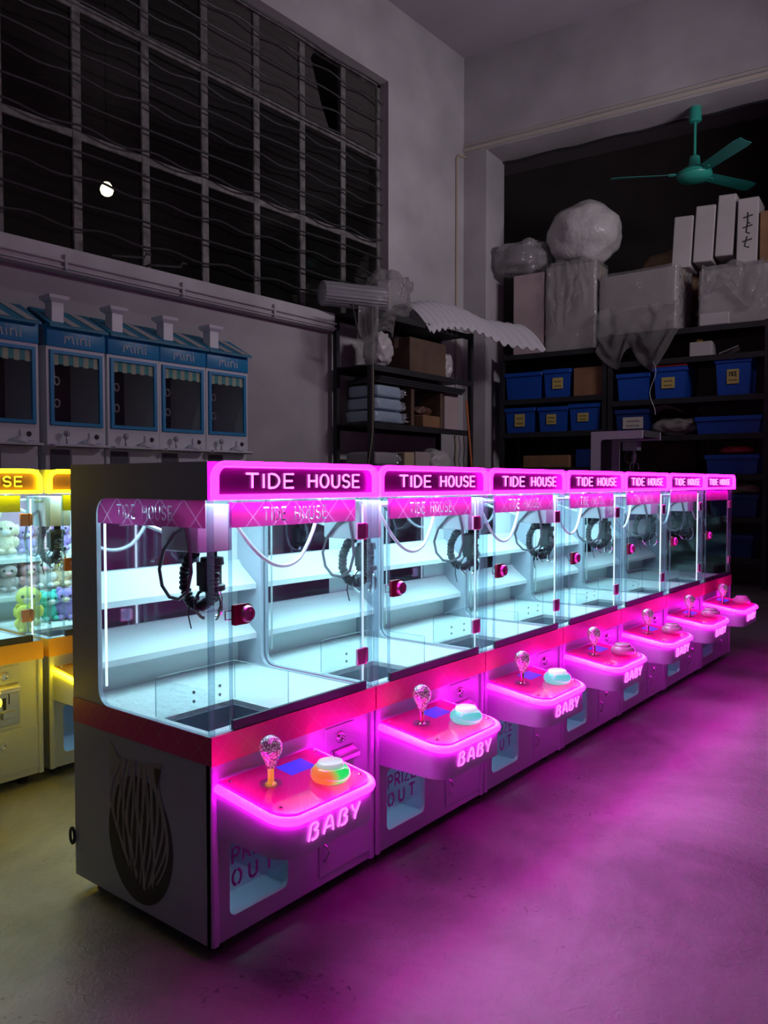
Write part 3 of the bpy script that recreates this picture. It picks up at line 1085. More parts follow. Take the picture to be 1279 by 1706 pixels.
# ------------------------------------------------------------------ plush toys in the yellow machine
def plush(kind, label, loc, s, body, accent, rz=0, ears='round', glasses=False):
    s *= 1.15
    t = thing('plush_toy', label, 'plush toy', loc, rz, 'plush toys in the yellow machine')
    mb = MB()
    mb.blob((0, 0, s * .42), (s * .40, s * .34, s * .44), 3, .08, 2, hash(label) % 50, flat_bottom=.0)
    mb.blob((0, -s * .06, s * .98), (s * .42, s * .36, s * .36), 3, .05, 2, 3)
    for sx in (-1, 1):
        mb.blob((sx * s * .36, -s * .12, s * .48), (s * .14, s * .15, s * .22), 2)
        mb.blob((sx * s * .22, -s * .30, s * .12), (s * .16, s * .18, s * .12), 2, flat_bottom=0)
        if ears == 'round':
            mb.blob((sx * s * .28, 0, s * 1.28), (s * .13, s * .08, s * .13), 2)
        elif ears == 'long':
            mb.blob((sx * s * .16, .02 * s, s * 1.50), (s * .09, s * .07, s * .30), 2)
        elif ears == 'flop':
            mb.blob((sx * s * .40, -.05 * s, s * .95), (s * .11, s * .13, s * .24), 2)
    nm = 'plush_%.2f_%.2f_%.2f' % body
    m = bpy.data.materials.get(nm) or M(nm, body, .95, bump=(60, .5))
    mb.build('plush_body', m, t, smooth=80)
    nm = 'plush_%.2f_%.2f_%.2f' % accent
    m2 = bpy.data.materials.get(nm) or M(nm, accent, .9)
    MB().blob((0, -s * .38, s * .88), (s * .17, s * .10, s * .12), 2).build('muzzle', m2, t, smooth=80)
    for sx in (-1, 1):
        MB().blob((sx * s * .17, -s * .385, s * 1.03), (s * .055, s * .035, s * .06), 2).build('eye', MT['black_plastic'], t, smooth=80)
    if glasses:
        mb = MB()
        for sx in (-1, 1):
            mb.obox((sx * s * .16, -s * .42, s * 1.04), (s * .26, s * .03, s * .18))
        mb.obox((0, -s * .42, s * 1.07), (s * .12, s * .03, s * .04))
        mb.build('sunglasses', MT['black_plastic'], t, bevel=.001, seg=1)
    return t


bx, by = .350, 1.295
CRM, PUR, PNK, YLW, TEA, WHT, GRY = (.85, .72, .5), (.42, .28, .7), (.85, .45, .5), (.85, .80, .12), (.1, .65, .55), (.85, .82, .8), (.55, .45, .47)
for lb, (x, y, z), s, bd, ac, ea, gl in (
    ('cream plush dog with black eyes on the upper shelf of the yellow machine', (.09, .470, .757), .085, CRM, WHT, 'flop', False),
    ('lilac plush toy on the upper shelf, right of the cream plush dog', (.165, .470, .757), .070, PUR, WHT, 'round', False),
    ('pink plush toy with white muzzle on the upper shelf, left of the last lilac one', (.235, .470, .757), .080, PNK, WHT, 'long', False),
    ('rightmost lilac plush toy on the upper shelf of the yellow machine', (.315, .470, .757), .078, PUR, WHT, 'round', False),
    ('grey-pink plush bear on the lower shelf of the yellow machine', (.095, .465, .610), .070, GRY, PNK, 'round', False),
    ('pink plush toy on the lower shelf beside the grey-pink bear', (.175, .465, .610), .068, PNK, CRM, 'round', False),
    ('white and pink plush rabbit on the lower shelf of the yellow machine', (.245, .465, .610), .080, WHT, PNK, 'long', False),
    ('cream plush toy wearing black sunglasses', (.310, .462, .610), .088, CRM, YLW, 'none', True),
    ('large pale yellow plush chick on the machine floor', (.105, .33, .493), .095, YLW, CRM, 'none', False),
    ('smaller yellow plush toy at the left edge, beside the large yellow chick', (.015, .19, .493), .065, YLW, WHT, 'round', False),
    ('teal plush toy lying on the machine floor behind the yellow chick', (.20, .36, .493), .075, TEA, WHT, 'round', False),
    ('purple plush toy on the machine floor in the half hidden yellow machine', (.265, .34, .493), .080, PUR, CRM, 'round', False),
    ('red-pink plush toy at the back of the half hidden machine floor', (.35, .37, .493), .085, (.7, .12, .15), WHT, 'round', False),
):
    plush('toy', lb, (bx + x, by + y, z), s, bd, ac, 0.25 * math.sin(x * 40) - .3, ea, gl)

# ------------------------------------------------------------------ blue house-shaped machines along the left wall
MT['blue'] = M('blue_enamel', (.015, .30, .62), .4, var=(3, .1))
MT['roof'] = M('blue_roof_sheet', (.02, .22, .36), .5)
MT['roof_panel'] = M('beige_roof_panel', (.42, .43, .43), .6)
MT['white_panel'] = M('white_enamel', (.74, .78, .84), .4)
MT['teal_stripe'] = M('teal_awning_stripe', (.10, .42, .42), .7)
MT['cream_stripe'] = M('cream_awning_stripe', (.55, .60, .45), .7)
MT['grey_panel'] = M('slate_panel', (.10, .11, .15), .5)
MT['mini_letter'] = M('pale_lettering', (.62, .72, .78), .5)
MT['dark_inside'] = M('dark_cabinet_shade', (.10, .10, .11), .7)  # shade inside the unlit cabinets put into a dark tone


def house_machine(label):
    t = thing('claw_machine', label, 'claw machine', group='blue house-shaped claw machines')
    w_ = .395
    mb = MB()
    mb.box(0, w_, .02, .42, .0, 1.262)
    mb.box(0, .012, .02, .42, 1.262, 1.99)
    mb.box(w_ - .012, w_, .02, .42, 1.262, 1.99)
    mb.box(0, w_, .40, .42, 1.262, 1.99)
    mb.prism([[(0, 1.262), (w_, 1.262), (w_, 1.865), (0, 1.865)], [(.018, 1.385), (w_ - .018, 1.385), (w_ - .018, 1.845), (.018, 1.845)]], 'xz', 0, .02)
    mb.build('cabinet', MT['white_panel'], t, smooth=0)
    mb = MB()
    mb.box(.012, w_ - .012, .39, .40, 1.3, 1.98)
    mb.build('lining', MT['dark_inside'], t, smooth=0)  # dark sheet standing in for the unlit inside
    mb = MB().box(0, w_, -.012, .42, 1.865, 2.0)
    hd = mb.build('header', MT['blue'], t, smooth=30, bevel=.006)
    letters(MB(), 'mini', (.115, -.0135, 1.890), (1, 0, 0), (0, 0, 1), .17, .068, .0046, gap=.3, flat=.25).build('header_letters', MT['mini_letter'], hd)
    # roof with ridge, beige panels, chimney
    mb = MB().prism([[(-.05, 1.990), (.20, 2.125), (.45, 1.990), (.45, 1.975), (.20, 2.105), (-.05, 1.975)]], 'yz', 0, w_ + .001)
    rf = mb.build('roof', MT['roof'], t, smooth=0)

    def slope(y):
        return 1.990 + (y + .05) * .54
    for a in (.14, .30):
        y0, y1 = -.045, .19
        vs = [(a, y0, slope(y0) + .002), (a + .07, y0, slope(y0) + .002), (a + .02, y1, slope(y1) + .002), (a - .05, y1, slope(y1) + .002)]
        vs = vs + [(x, y, z + .003) for x, y, z in vs]
        MB().add(vs, [(0, 3, 2, 1), (4, 5, 6, 7), (0, 1, 5, 4), (1, 2, 6, 5), (2, 3, 7, 6), (3, 0, 4, 7)]).build('roof_panel', MT['roof_panel'], rf, smooth=0)
    mb = MB().box(.04, .12, .0, .08, 2.0, 2.135)
    ch = mb.build('chimney', MT['white_panel'], t, smooth=30, bevel=.003, seg=1)
    mb = MB()
    vs = []
    for q, z in ((.0, 2.135), (.022, 2.155), (.026, 2.175)):
        vs += [(.04 - q, -q, z), (.12 + q, -q, z), (.12 + q, .08 + q, z), (.04 - q, .08 + q, z)]
    mb.add(vs, [(3, 2, 1, 0), (8, 9, 10, 11)] + [(i + b, (i + 1) % 4 + b, (i + 1) % 4 + b + 4, i + b + 4) for b in (0, 4) for i in range(4)])
    mb.build('chimney_cap', MT['white_panel'], ch, smooth=0)
    # door
    mb = MB().prism([[(.020, 1.387), (w_ - .020, 1.387), (w_ - .020, 1.843), (.020, 1.843)], [(.045, 1.41), (w_ - .045, 1.41), (w_ - .045, 1.822), (.045, 1.822)]], 'xz', -.012, .006)
    dr = mb.build('door', MT['blue'], t, smooth=30, bevel=.002, seg=1)
    MB().box(.045, w_ - .045, -.004, -.001, 1.41, 1.822).build('door_pane', MT['glass'], dr, smooth=0)
    mb = MB()
    n = 9
    for i in range(n):
        mb.k = i % 2
        a = .045 + (w_ - .09) * i / n
        mb.box(a, a + (w_ - .09) / n, .001, .004, 1.755 + .006 * (i % 2), 1.822)
    mb.build('striped_awning', [MT['cream_stripe'], MT['teal_stripe']], dr, smooth=0)
    for z in (1.655, 1.52):
        mb = MB().tube([(.062 + .018 * math.cos(a), -.008, z + .024 * math.sin(a)) for a in [rad(30 * q) for q in range(12)]], .005, 6, closed=True)
        mb.build('door_latch', MT['steel'], dr)
    MB().box(.05, .115, .10, .2, 1.66, 1.80).build('motor_box', MT['white_panel'], t, bevel=.006)
    # ledge with joystick and button
    mb = MB().box(.008, w_ - .008, -.07, 0, 1.255, 1.272)
    lg = mb.build('control_ledge', MT['white_panel'], t, smooth=30, bevel=.003, seg=1)
    MB().box(.02, w_ - .02, -.072, -.068, 1.250, 1.256).build('dark_trim', MT['dark_slot'], lg, smooth=0)
    mb = MB().lathe([(.014, 0), (.006, .004), (.006, .045), (.004, .05)], (.105, -.04, 1.272), n=12)
    js = mb.build('joystick', MT['steel'], t)
    MB().blob((.105, -.04, 1.336), (.020, .020, .022), 2).build('joystick_ball', MT['ball_plain'], js, smooth=80)
    mb = MB().box(.275, .365, -.012, 0, 1.285, 1.35)
    mb.build('coin_plate', MT['white_panel'], t, bevel=.002, seg=1)
    mb = MB().lathe([(.042, 0), (.040, .012), (.026, .026), (.024, .034), (.002, .036)], (.26, -.038, 1.272), n=20)
    mb.build('push_button', MT['white_panel'], t)
    MB().lathe([(.016, 0), (.014, .006), (.003, .006)], (.325, -.012, 1.325), (0, -1, 0), 14).build('coin_lock', MT['black_plastic'], t)
    MB().box(.03, .155, .012, .0195, .85, 1.24).build('prize_hatch', MT['grey_panel'], t, smooth=0)
    MB().box(.165, w_ - .02, .010, .0195, .85, 1.243).build('front_panel', MT['white_panel'], t, bevel=.002, seg=1)
    return t


MT['ball_plain'] = M('clear_ball', (.5, .5, .55), .1, coat=1)
hm = house_machine('blue house-shaped claw machine at the right end of its row, nearest the dark shelf')
HY = 3.29
hm.location = (2.668, HY, 0)
for lb, x in (('blue house-shaped claw machine second from the right end of its row', 2.266),
              ('blue house-shaped claw machine in the middle of its row, third from the right end', 1.868),
              ('blue house-shaped claw machine right of the dark gap in its row', 1.455),
              ('blue house-shaped claw machine cut off by the left photo edge, left of the dark gap', 1.01)):
    c = copy_tree(hm)
    c['label'] = lb
    c.location = (x, HY, 0)

# ------------------------------------------------------------------ unlit white claw machine behind the row's far end
t = thing('claw_machine', 'unlit white claw machine with dark glass case standing before the storage shelves', 'claw machine', (5.0, .96, 0))
w_, d_, h_ = .40, .42, 1.443
UM = M('bright_white_steel', (.88, .92, 1.0), .4)
for x in (0, w_ - .014):
    MB().prism([[(0, 0), (d_, 0), (d_, h_), (0, h_), (0, h_ - .065)] + [(d_ - .08 - .02 + .02 * math.sin(rad(a)), h_ - .065 - .02 + .02 * math.cos(rad(a))) for a in range(0, 91, 30)] + [(d_ - .08, .62), (0, .62)]], 'yz', x, x + .014).build('side_panel', UM, t, smooth=30)
mb = MB().box(.014, w_ - .014, 0, .014, 0, .62)
mb.box(.014, w_ - .014, 0, d_, .60, .62)
mb.build('cabinet', UM, t, smooth=0)
MB().box(.014, w_ - .014, d_ - .014, d_, 0, h_).build('back_panel', MT['dark_inside'], t, smooth=0)
MB().box(.014, w_ - .014, 0, d_ - .014, h_ - .05, h_).build('hood', MT['dark_inside'], t, smooth=0)
MB().box(.014, w_ - .014, -.002, .002, .62, h_ - .05).build('front_pane', MT['glass'], t, smooth=0)
MB().box(.004, .007, .002, d_ - .08, .62, h_ - .065).build('side_pane', MT['glass'], t, smooth=0)
MB().box(.10, .19, .08, .2, 1.29, 1.36).build('motor_box', MT['shell'], t, bevel=.005)
mb = MB().lathe([(.012, 0), (.02, -.03), (.022, -.07), (.010, -.10)], (.145, .12, 1.29), n=14)
cl = mb.build('claw', MT['steel'], t)
for a in (30, 150, 270):
    ca, sa = math.cos(rad(a)), math.sin(rad(a))
    MB().tube([(.145 + ca * q, .12 + sa * q, z) for q, z in ((.012, 1.195), (.035, 1.18), (.04, 1.15), (.025, 1.13))], .004, 6).build('prong', MT['chrome'], cl)
MB().tube([(.12, .15 + .035 * math.sin(a), 1.24 + .05 * math.cos(a)) for a in [rad(20 * q) for q in range(17)]], .005, 6).build('cable_loop', MT['cable'], cl)

# ------------------------------------------------------------------ storage shelves
MT['rack'] = M('dark_rack_steel', (.030, .030, .034), .55, .3, var=(6, .3))


def shelf_unit(label, loc, rz, w_, d_, levels, top):
    t = thing('storage_shelf', label, 'shelf', loc, rz)
    for x in (0, w_ - .045):
        for y in (0, d_ - .045):
            mb = MB().prism([[(x, y), (x + .045, y), (x + .045, y + .045), (x, y + .045)]], 'xy', 0, top)
            mb.build('post', MT['rack'], t, smooth=0)
    for z in levels:
        mb = MB().box(.002, w_ - .002, .004, d_ - .004, z - .012, z)
        mb.box(.045, w_ - .045, -.004, .012, z - .055, z)
        mb.box(.045, w_ - .045, d_ - .012, d_, z - .055, z)
        mb.build('shelf_board', MT['rack'], t, smooth=0)
    return t


LL = [.55, 1.06, 1.585, 2.11, 2.60]
shelf_unit('dark steel storage shelf against the left wall, holding wrapped parcels', (4.52, 3.27, 0), 0, 1.72, .46, LL, 2.62)
RA = [.40, .80, 1.20, 1.60, 1.975, 2.48]
RB = [.30, .70, 1.12, 1.52, 1.895, 2.30, 2.59]
shelf_unit('dark steel storage shelf in the wall opening, nearest the white column', wl(.42, .10, 0), RZ, 1.235, .55, RA, 2.50)
shelf_unit('dark steel storage shelf in the wall opening, at the right photo edge', wl(1.67, .10, 0), RZ, 1.56, .55, RB, 2.60)

MT['bin'] = M('blue_bin_plastic', (.008, .075, .42), .4)
MT['bin_dark'] = M('navy_bin_plastic', (.006, .035, .2), .45)
MT['bin_label'] = M('yellow_paper_label', (.55, .44, .13), .7)
MT['bin_label_white'] = M('white_paper_label', (.6, .58, .52), .7)
MT['ink'] = M('black_marker_ink', (.02, .02, .02), .6)


def bin_(label, s0, s1, z, h, t0=.13, lab=None, dark=False, text=None):
    w_ = s1 - s0
    t = thing('storage_bin', label, 'storage bin', wl(s0, t0, z + .002), RZ, 'blue storage bins on the shelves')
    d_ = .40
    a = .018
    mb = MB()
    lo = [(a, a), (w_ - a, a), (w_ - a, d_ - a), (a, d_ - a)]
    hi = [(0, 0), (w_, 0), (w_, d_), (0, d_)]
    ihi = [(.012, .012), (w_ - .012, .012), (w_ - .012, d_ - .012), (.012, d_ - .012)]
    ilo = [(a + .012, a + .012), (w_ - a - .012, a + .012), (w_ - a - .012, d_ - a - .012), (a + .012, d_ - a - .012)]
    vs = [(x, y, 0) for x, y in lo] + [(x, y, h) for x, y in hi] + [(x, y, h) for x, y in ihi] + [(x, y, .012) for x, y in ilo]
    fs = [(3, 2, 1, 0)] + [(k + i, k + (i + 1) % 4, k + 4 + (i + 1) % 4, k + 4 + i) for k in (0, 4, 8) for i in range(4)] + [(12, 13, 14, 15)]
    mb.add(vs, fs)
    m = MT['bin_dark'] if dark else MT['bin']
    mb.build('bin_body', m, t, smooth=0)
    MB().prism([[(-.012, -.012), (w_ + .012, -.012), (w_ + .012, d_ + .012), (-.012, d_ + .012)], [(.004, .004), (w_ - .004, .004), (w_ - .004, d_ - .004), (.004, d_ - .004)]], 'xy', h - .045, h).build('bin_rim', m, t, smooth=30, bevel=.004, seg=1)
    if lab:
        lw, lh, lx = lab
        cx = w_ * lx
        pl = MB().box(cx - lw / 2, cx + lw / 2, -.001, .004, h * .5 - lh / 2, h * .5 + lh / 2)
        pl = pl.build('paper_label', MT['bin_label'] if not (text and text[0] == 'w') else MT['bin_label_white'], t, smooth=0)
        mb = MB()
        if text and text != 'w':
            letters(mb, text.strip('w'), (cx - lw * .36, -.002, h * .5 + lh * .02), (1, 0, 0), (0, 0, 1), lw * .7, lh * .32, .0055, flat=.2)
        for k in range(1 if text and text != 'w' else 2):
            zz = h * .5 - lh * (.25 - .4 * k)
            mb.tube([(cx - lw * .32 + lw * .64 * q / 7, -.002, zz + lh * .07 * (-1) ** q) for q in range(8)], .004, 5, flat=.2, up=(0, 1, 0))
        mb.build('marker_writing', MT['ink'], pl, smooth=0)
    return t


for args in (
    ('plain blue bin beside the white column on the upper bin shelf', .48, .91, 1.975, .30),
    ('blue bin with a yellow label left of the brown carton', .94, 1.235, 1.975, .31, .13, (.12, .12, .55)),
    ('blue bin with a yellow label beside the white column on the lower bin shelf', .48, .83, 1.60, .28, .13, (.12, .14, .5)),
    ('blue bin with a yellow label, middle of three on the lower bin shelf', .88, 1.215, 1.60, .275, .13, (.11, .11, .45)),
    ('blue bin with a yellow label, right of three on the lower bin shelf', 1.24, 1.58, 1.60, .29, .13, (.12, .09, .45)),
    ('dim blue bin without a visible label under the hanging plastic', 1.76, 2.09, 1.895, .28),
    ('blue bin with a red lid and a yellow label', 2.14, 2.46, 1.895, .32, .13, (.13, .11, .45)),
    ('blue bin with a lettered label alone at the right of the upper bin shelf', 2.74, 3.06, 1.895, .36, .13, (.11, .14, .5), False, 'YKE'),
    ('navy bin with a wide white label left of the paper heap', 1.75, 2.08, 1.52, .28, .13, (.21, .12, .55), True, 'w'),
    ('long low blue bin at the right on the lower bin shelf', 2.56, 3.16, 1.52, .17),
    ('blue bin seen above the last pink machine, at the right edge', 2.66, 3.14, 1.12, .19),
    ('navy bin low on the shelf, right of the last pink machine', 2.70, 3.14, .70, .22, .13, None, True),
    ('lowest navy bin right of the last pink machine', 2.58, 3.10, .30, .22, .13, None, True),
):
    bin_(*args)
t = MB().box(0, .34, 0, .42, 0, .02).build('bin_lid', M('red_plastic', (.5, .03, .03), .4), bevel=.006)
t.location = wl(2.13, .12, 1.895 + .325)
t.rotation_euler = (0, 0, RZ)
tag(t, 'red lid lying on the labelled blue bin', 'lid')

MT['carton'] = M('brown_cardboard', (.26, .14, .07), .8, var=(5, .2))
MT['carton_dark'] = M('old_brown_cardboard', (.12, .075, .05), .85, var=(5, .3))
MT['white_carton'] = M('white_carton', (.46, .44, .43), .7, var=(3, .12))
MT['pink_carton'] = M('pale_pink_carton', (.46, .37, .37), .75, var=(3, .15))
MT['wrap'] = clear('cloudy_stretch_wrap', (.86, .86, .85), 1.5, .12, .30, (.62, .61, .6), bump=(9, .9))
MT['film'] = clear('crumpled_clear_film', (.85, .85, .85), 1.5, .1, .30, (.62, .61, .6), bump=(14, 1))
MT['tape'] = M('packing_tape', (.5, .4, .26), .3)


def carton(name, label, loc, size, rz=0, m='carton', rx=0, ry=0, flaps=True, wrap=False, group=None, cat='carton', mark=False):
    t = thing(name, label, cat, loc, rz, group)
    t.rotation_euler = (rx, ry, rz)
    w_, d_, h_ = size
    mb = MB().box(-w_ / 2, w_ / 2, -d_ / 2, d_ / 2, 0, h_)
    mb.build('carton_body', MT[m], t, smooth=30, bevel=min(.008, h_ * .1), seg=1)
    if flaps:
        MB().box(-w_ / 2 - .001, w_ / 2 + .001, -.025, .025, h_ * .72, h_ + .0015).build('tape_strip', MT['tape'], t, smooth=0)
    if wrap:
        def fn(u, v):
            a = u * 2 * math.pi
            c, s_ = math.cos(a), math.sin(a)
            k = 1 / max(abs(c), abs(s_))
            g = 1.03 + .035 * noise.noise(Vector((c * 3, s_ * 3, v * 4))) + .03 * noise.noise(Vector((c * 9, s_ * 9, v * 12)))
            return (c * k * w_ / 2 * g, s_ * k * d_ / 2 * g, v * h_ * 1.03 + .004 + .02 * noise.noise(Vector((c * 5, s_ * 5, 7))) * v)
        MB().grid(fn, 60, 14).build('stretch_wrap', MT['wrap'], t, smooth=180)
    if mark:
        mb = MB()
        for k, (a, b) in enumerate(((.70, .10), (.55, .10), (.34, .12))):
            z = h_ * a
            mb.tube([(-w_ * .22, -d_ / 2 - .002, z), (w_ * .24, -d_ / 2 - .002, z + .02)], .007, 5, flat=.2, up=(0, 1, 0))
            mb.tube([(0, -d_ / 2 - .002, z + .05), (-.01 * k, -d_ / 2 - .002, z - .045), (w_ * .12, -d_ / 2 - .002, z - .06)], .007, 5, flat=.2, up=(0, 1, 0))
        mb.build('marker_writing', MT['ink'], t, smooth=0)
    return t


def bag(name, label, loc, r, m, seed=1, rz=0, amp=.22, group=None, cat='bag', knot=False, sq=.8):
    t = thing(name, label, cat, loc, rz, group)
    MB().blob((0, 0, r[2]), r, 4, amp, 2.2, seed, squash=sq, flat_bottom=.0).build('bag_body', m, t, smooth=80)
    if knot:
        mb = MB()
        mb.tube([(r[0] * .2, -r[1] * .2, r[2] * 1.85), (r[0] * .25, -r[1] * .25, r[2] * 2.02), (r[0] * .4, -r[1] * .4, r[2] * 2.12)], [.03, .018, .045], 8)
        mb.build('bag_knot', m, t, smooth=80)
    return t


BAGM = M('white_plastic_bag', (.50, .49, .48), .3, bump=(11, 1.0))
BAGC = clear('milky_plastic_bag', (.8, .8, .8), 1.5, .15, .55, (.62, .62, .62), bump=(8, 1))
# things on the top of the two shelves in the opening
carton('carton', 'tall pale pink carton beside the white column, a milky bag on its top', wl(.74, .36, 2.482), (.37, .40, .90), RZ, 'pink_carton')
carton('carton', 'tall white carton under the large round white bag', wl(1.23, .36, 2.482), (.56, .42, .93), RZ, 'white_carton', wrap=True)
bag('plastic_bag', 'milky pillow-shaped plastic bag slumped on the pale pink carton', wl(.62, .30, 3.385), (.32, .26, .20), BAGC, 5, RZ)
bag('plastic_bag', 'large round white plastic bag on top of the tall white carton', wl(1.31, .36, 3.418), (.40, .36, .35), BAGM, 9, RZ, .10, sq=.98)
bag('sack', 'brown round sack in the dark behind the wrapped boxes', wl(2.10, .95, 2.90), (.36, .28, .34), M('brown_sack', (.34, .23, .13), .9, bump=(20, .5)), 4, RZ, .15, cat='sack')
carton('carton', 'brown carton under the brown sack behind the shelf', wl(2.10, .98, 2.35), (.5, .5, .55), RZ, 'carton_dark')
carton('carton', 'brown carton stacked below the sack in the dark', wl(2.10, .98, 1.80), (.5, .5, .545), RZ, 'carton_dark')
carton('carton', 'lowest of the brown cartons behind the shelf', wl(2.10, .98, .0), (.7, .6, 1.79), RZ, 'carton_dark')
carton('carton', 'wide white carton in cloudy wrap in the middle of the shelf top', wl(1.98, .36, 2.595), (.82, .46, .63), RZ - .12, 'white_carton', wrap=True)
carton('carton', 'wrapped white carton at the right end of the shelf top, under the leaning cartons', wl(2.90, .36, 2.592), (.66, .44, .55), RZ, 'white_carton', wrap=True)
carton('carton', 'small white carton lying before the wrapped carton at the right end', wl(2.72, .125, 2.592), (.28, .03, .12), RZ, 'white_carton', flaps=False)
for k, (s, w2, hh) in enumerate(((2.36, .20, .52), (2.57, .20, .56), (2.77, .18, .60))):
    carton('carton', ['leftmost of three thin white cartons standing on the shelf top stack', 'middle of three thin white cartons standing on the shelf top stack', 'rightmost of three thin white cartons standing on the shelf top stack'][k],
           wl(s, .44, 3.24 + .03 * k), (w2 - .012, .34, hh), RZ, 'white_carton', 0, .05, False, False, 'thin white cartons on the stack')
carton('carton', 'white carton with black marker writing at the top right of the stack', wl(2.985, .42, 3.18), (.19, .36, .64), RZ, 'white_carton', 0, .02, False, mark=True)
carton('carton', 'brown carton at the top right of the stack, beside the marked white one', wl(3.225, .44, 3.17), (.25, .38, .50), RZ, 'carton', flaps=False)
carton('carton', 'brown carton right of the blue bins on the upper bin shelf', wl(1.435, .34, 1.977), (.33, .36, .31), RZ, 'carton')
carton('carton', 'small white carton with a yellow tag below the shelf top', wl(2.58, .30, 2.302), (.22, .2, .155), RZ, 'white_carton', flaps=False)
tag(MB().obox(wl(2.56, .26, 2.4745), (.06, .05, .03), RZ).build('tape_roll', M('yellow_tape', (.6, .42, .05), .5), bevel=.008), 'small yellow tape block lying on the small white carton', 'tape')
mb = MB().grid(lambda u, v: tuple(wl(2.76 + .17 * u, .16 + .2 * v, 2.312 + .06 * u + .02 * math.sin(5 * v))), 8, 8)
tag(mb.build('paper_sheet', MT['white_carton'], solid=.002), 'curled white paper right of the small white carton', 'paper')
mb = MB().grid(lambda u, v: tuple(wl(2.06 + .33 * u, .18 + .26 * v, 1.735 + .10 * math.sin(math.pi * (u * .8 + .1)) + .02 * math.sin(4 * v))), 10, 8)
tag(mb.build('paper_sheet', MT['white_carton'], solid=.002), 'curled white sheet on the grey heap between the bins', 'paper')
bag('bag', 'grey cloth heap between the navy bin and the long blue bin', wl(2.32, .36, 1.522), (.22, .17, .095), M('grey_cloth', (.26, .24, .22), .9), 12, RZ, .25, knot=False)
carton('carton', 'flat brown carton low on the shelf, seen left of the unlit white machine', wl(.95, .36, 1.202), (.55, .36, .14), RZ, 'carton')
carton('carton', 'grey-blue carton low on the shelf beside the flat brown carton', wl(1.42, .36, 1.202), (.26, .34, .2), RZ, 'bin_dark')
bag('packet', 'red shiny packet lying on the blue bin at the right edge', wl(2.92, .30, 1.315), (.16, .12, .045), M('red_foil', (.45, .03, .05), .25, bump=(30, 1)), 21, RZ, .2, cat='packet', knot=False)
bag('bag', 'beige bag on the low shelf right of the last pink machine', wl(2.95, .34, .922), (.17, .14, .055), M('beige_cloth', (.42, .34, .22), .8), 23, RZ, .2, knot=False)


def sheet(name, label, fn, m, nu=40, nv=30, cat='plastic sheet', solid=.0):
    return tag(MB().grid(fn, nu, nv).build(name, m, smooth=180, solid=solid), label, cat)


def hang(u, v):
    s = 1.58 + .80 * u
    drop = .10 + .78 * (math.exp(-((u - .68) / .20) ** 2) * .46 + .42 * math.exp(-((u - .18) / .20) ** 2) + .12)
    n_ = noise.noise(Vector((u * 7, v * 5, 1.5)))
    return tuple(wl(s + .03 * n_ + .05 * (v - .5) * math.sin(u * 9), .07 - .05 * math.sin(math.pi * v) + .05 * n_, 2.86 - drop * 1.25 * v + .03 * n_))


sheet('plastic_sheet', 'clear crumpled plastic hanging down before the wide wrapped carton', hang, MT['film'])
def drape(s0, s1, z0, zt, dz, seed, t0=.13):
    def fn(u, v):
        n_ = noise.noise(Vector((u * 6, v * 6, seed)))
        if v < .4:
            q = v / .4
            return tuple(wl(s0 + (s1 - s0) * u, t0 + .32 * (1 - q), zt + .03 + .04 * abs(n_) + .03 * math.sin(u * 11 + seed)))
        q = (v - .4) / .6
        return tuple(wl(s0 + (s1 - s0) * u + .03 * n_, t0 - .03 - .05 * abs(n_) - .03 * q, zt + .03 - (zt - z0) * (.75 + .25 * math.sin(u * 7 + seed)) * q * dz))
    return fn


sheet('plastic_sheet', 'cloudy plastic film draped over the wrapped carton at the right end', drape(2.60, 3.16, 2.65, 3.145, .9, 2.2), MT['film'])
sheet('plastic_sheet', 'cloudy plastic film hanging over the front of the tall white carton', drape(1.02, 1.46, 2.5, 3.42, .85, 5.7, .125), MT['film'])
mb = MB().tube([wl(2.15 + .03 * math.sin(q * .8), .06, 2.28 - .055 * q) for q in range(11)], .003, 5)
tag(mb.build('string', MT['hose']), 'thin white string hanging before the red-lidded bin', 'string')

# things on the shelf against the left wall
PAR = M('pale_blue_parcel_film', (.32, .42, .52), .35, bump=(14, .5))
FOIL = M('silver_crumpled_film', (.55, .57, .6), .22, .5, bump=(22, 1))
GRYB = M('grey_parcel_film', (.30, .29, .31), .4, bump=(12, .6))


def parcel(label, x0, x1, z, h, m, grp):
    t = thing('parcel', label, 'parcel', ((x0 + x1) / 2, 3.48, z), 0, grp)
    w2 = (x1 - x0) / 2
    MB().blob((-w2 * .12, 0, h / 2), (w2 * .86, .19, h / 2), 4, .03, 3, int(z * 40), squash=.30).build('parcel_body', m, t, smooth=60)
    MB().blob((w2 * .80, 0, h / 2), (w2 * .24, .17, h * .47), 4, .35, 3.5, int(z * 77), squash=.7, flat_bottom=.002).build('crumpled_end', FOIL, t, smooth=25)


for k, lb in enumerate(('bottom of three pale blue flat parcels on the left shelf', 'middle of three pale blue flat parcels on the left shelf', 'top of three pale blue flat parcels on the left shelf')):
    parcel(lb, 4.59 + .02 * k, 5.12 - .02 * k, 1.588 + .119 * k, .117, PAR, 'pale blue parcels')
for k, lb in enumerate(('lower of two grey flat parcels on the left shelf', 'upper of two grey flat parcels on the left shelf')):
    parcel(lb, 4.60, 5.02, 1.062 + .132 * k, .13, GRYB, 'grey parcels')
carton('carton', 'small open brown carton right of the blue parcels', (5.52, 3.44, 1.587), (.34, .26, .12), .1, 'carton', flaps=False)
bag('bag', 'dark tool bag lying on the small open brown carton', (5.50, 3.44, 1.709), (.15, .10, .045), M('brown_leather', (.12, .06, .04), .5), 31, .2, .25, knot=False)
carton('carton', 'pale pink carton at the right end of the left shelf', (5.98, 3.50, 1.587), (.26, .26, .38), 0, 'pink_carton', flaps=False)
carton('carton', 'large brown carton on the upper level of the left shelf', (5.50, 3.50, 2.112), (.62, .34, .34), 0, 'carton_dark')
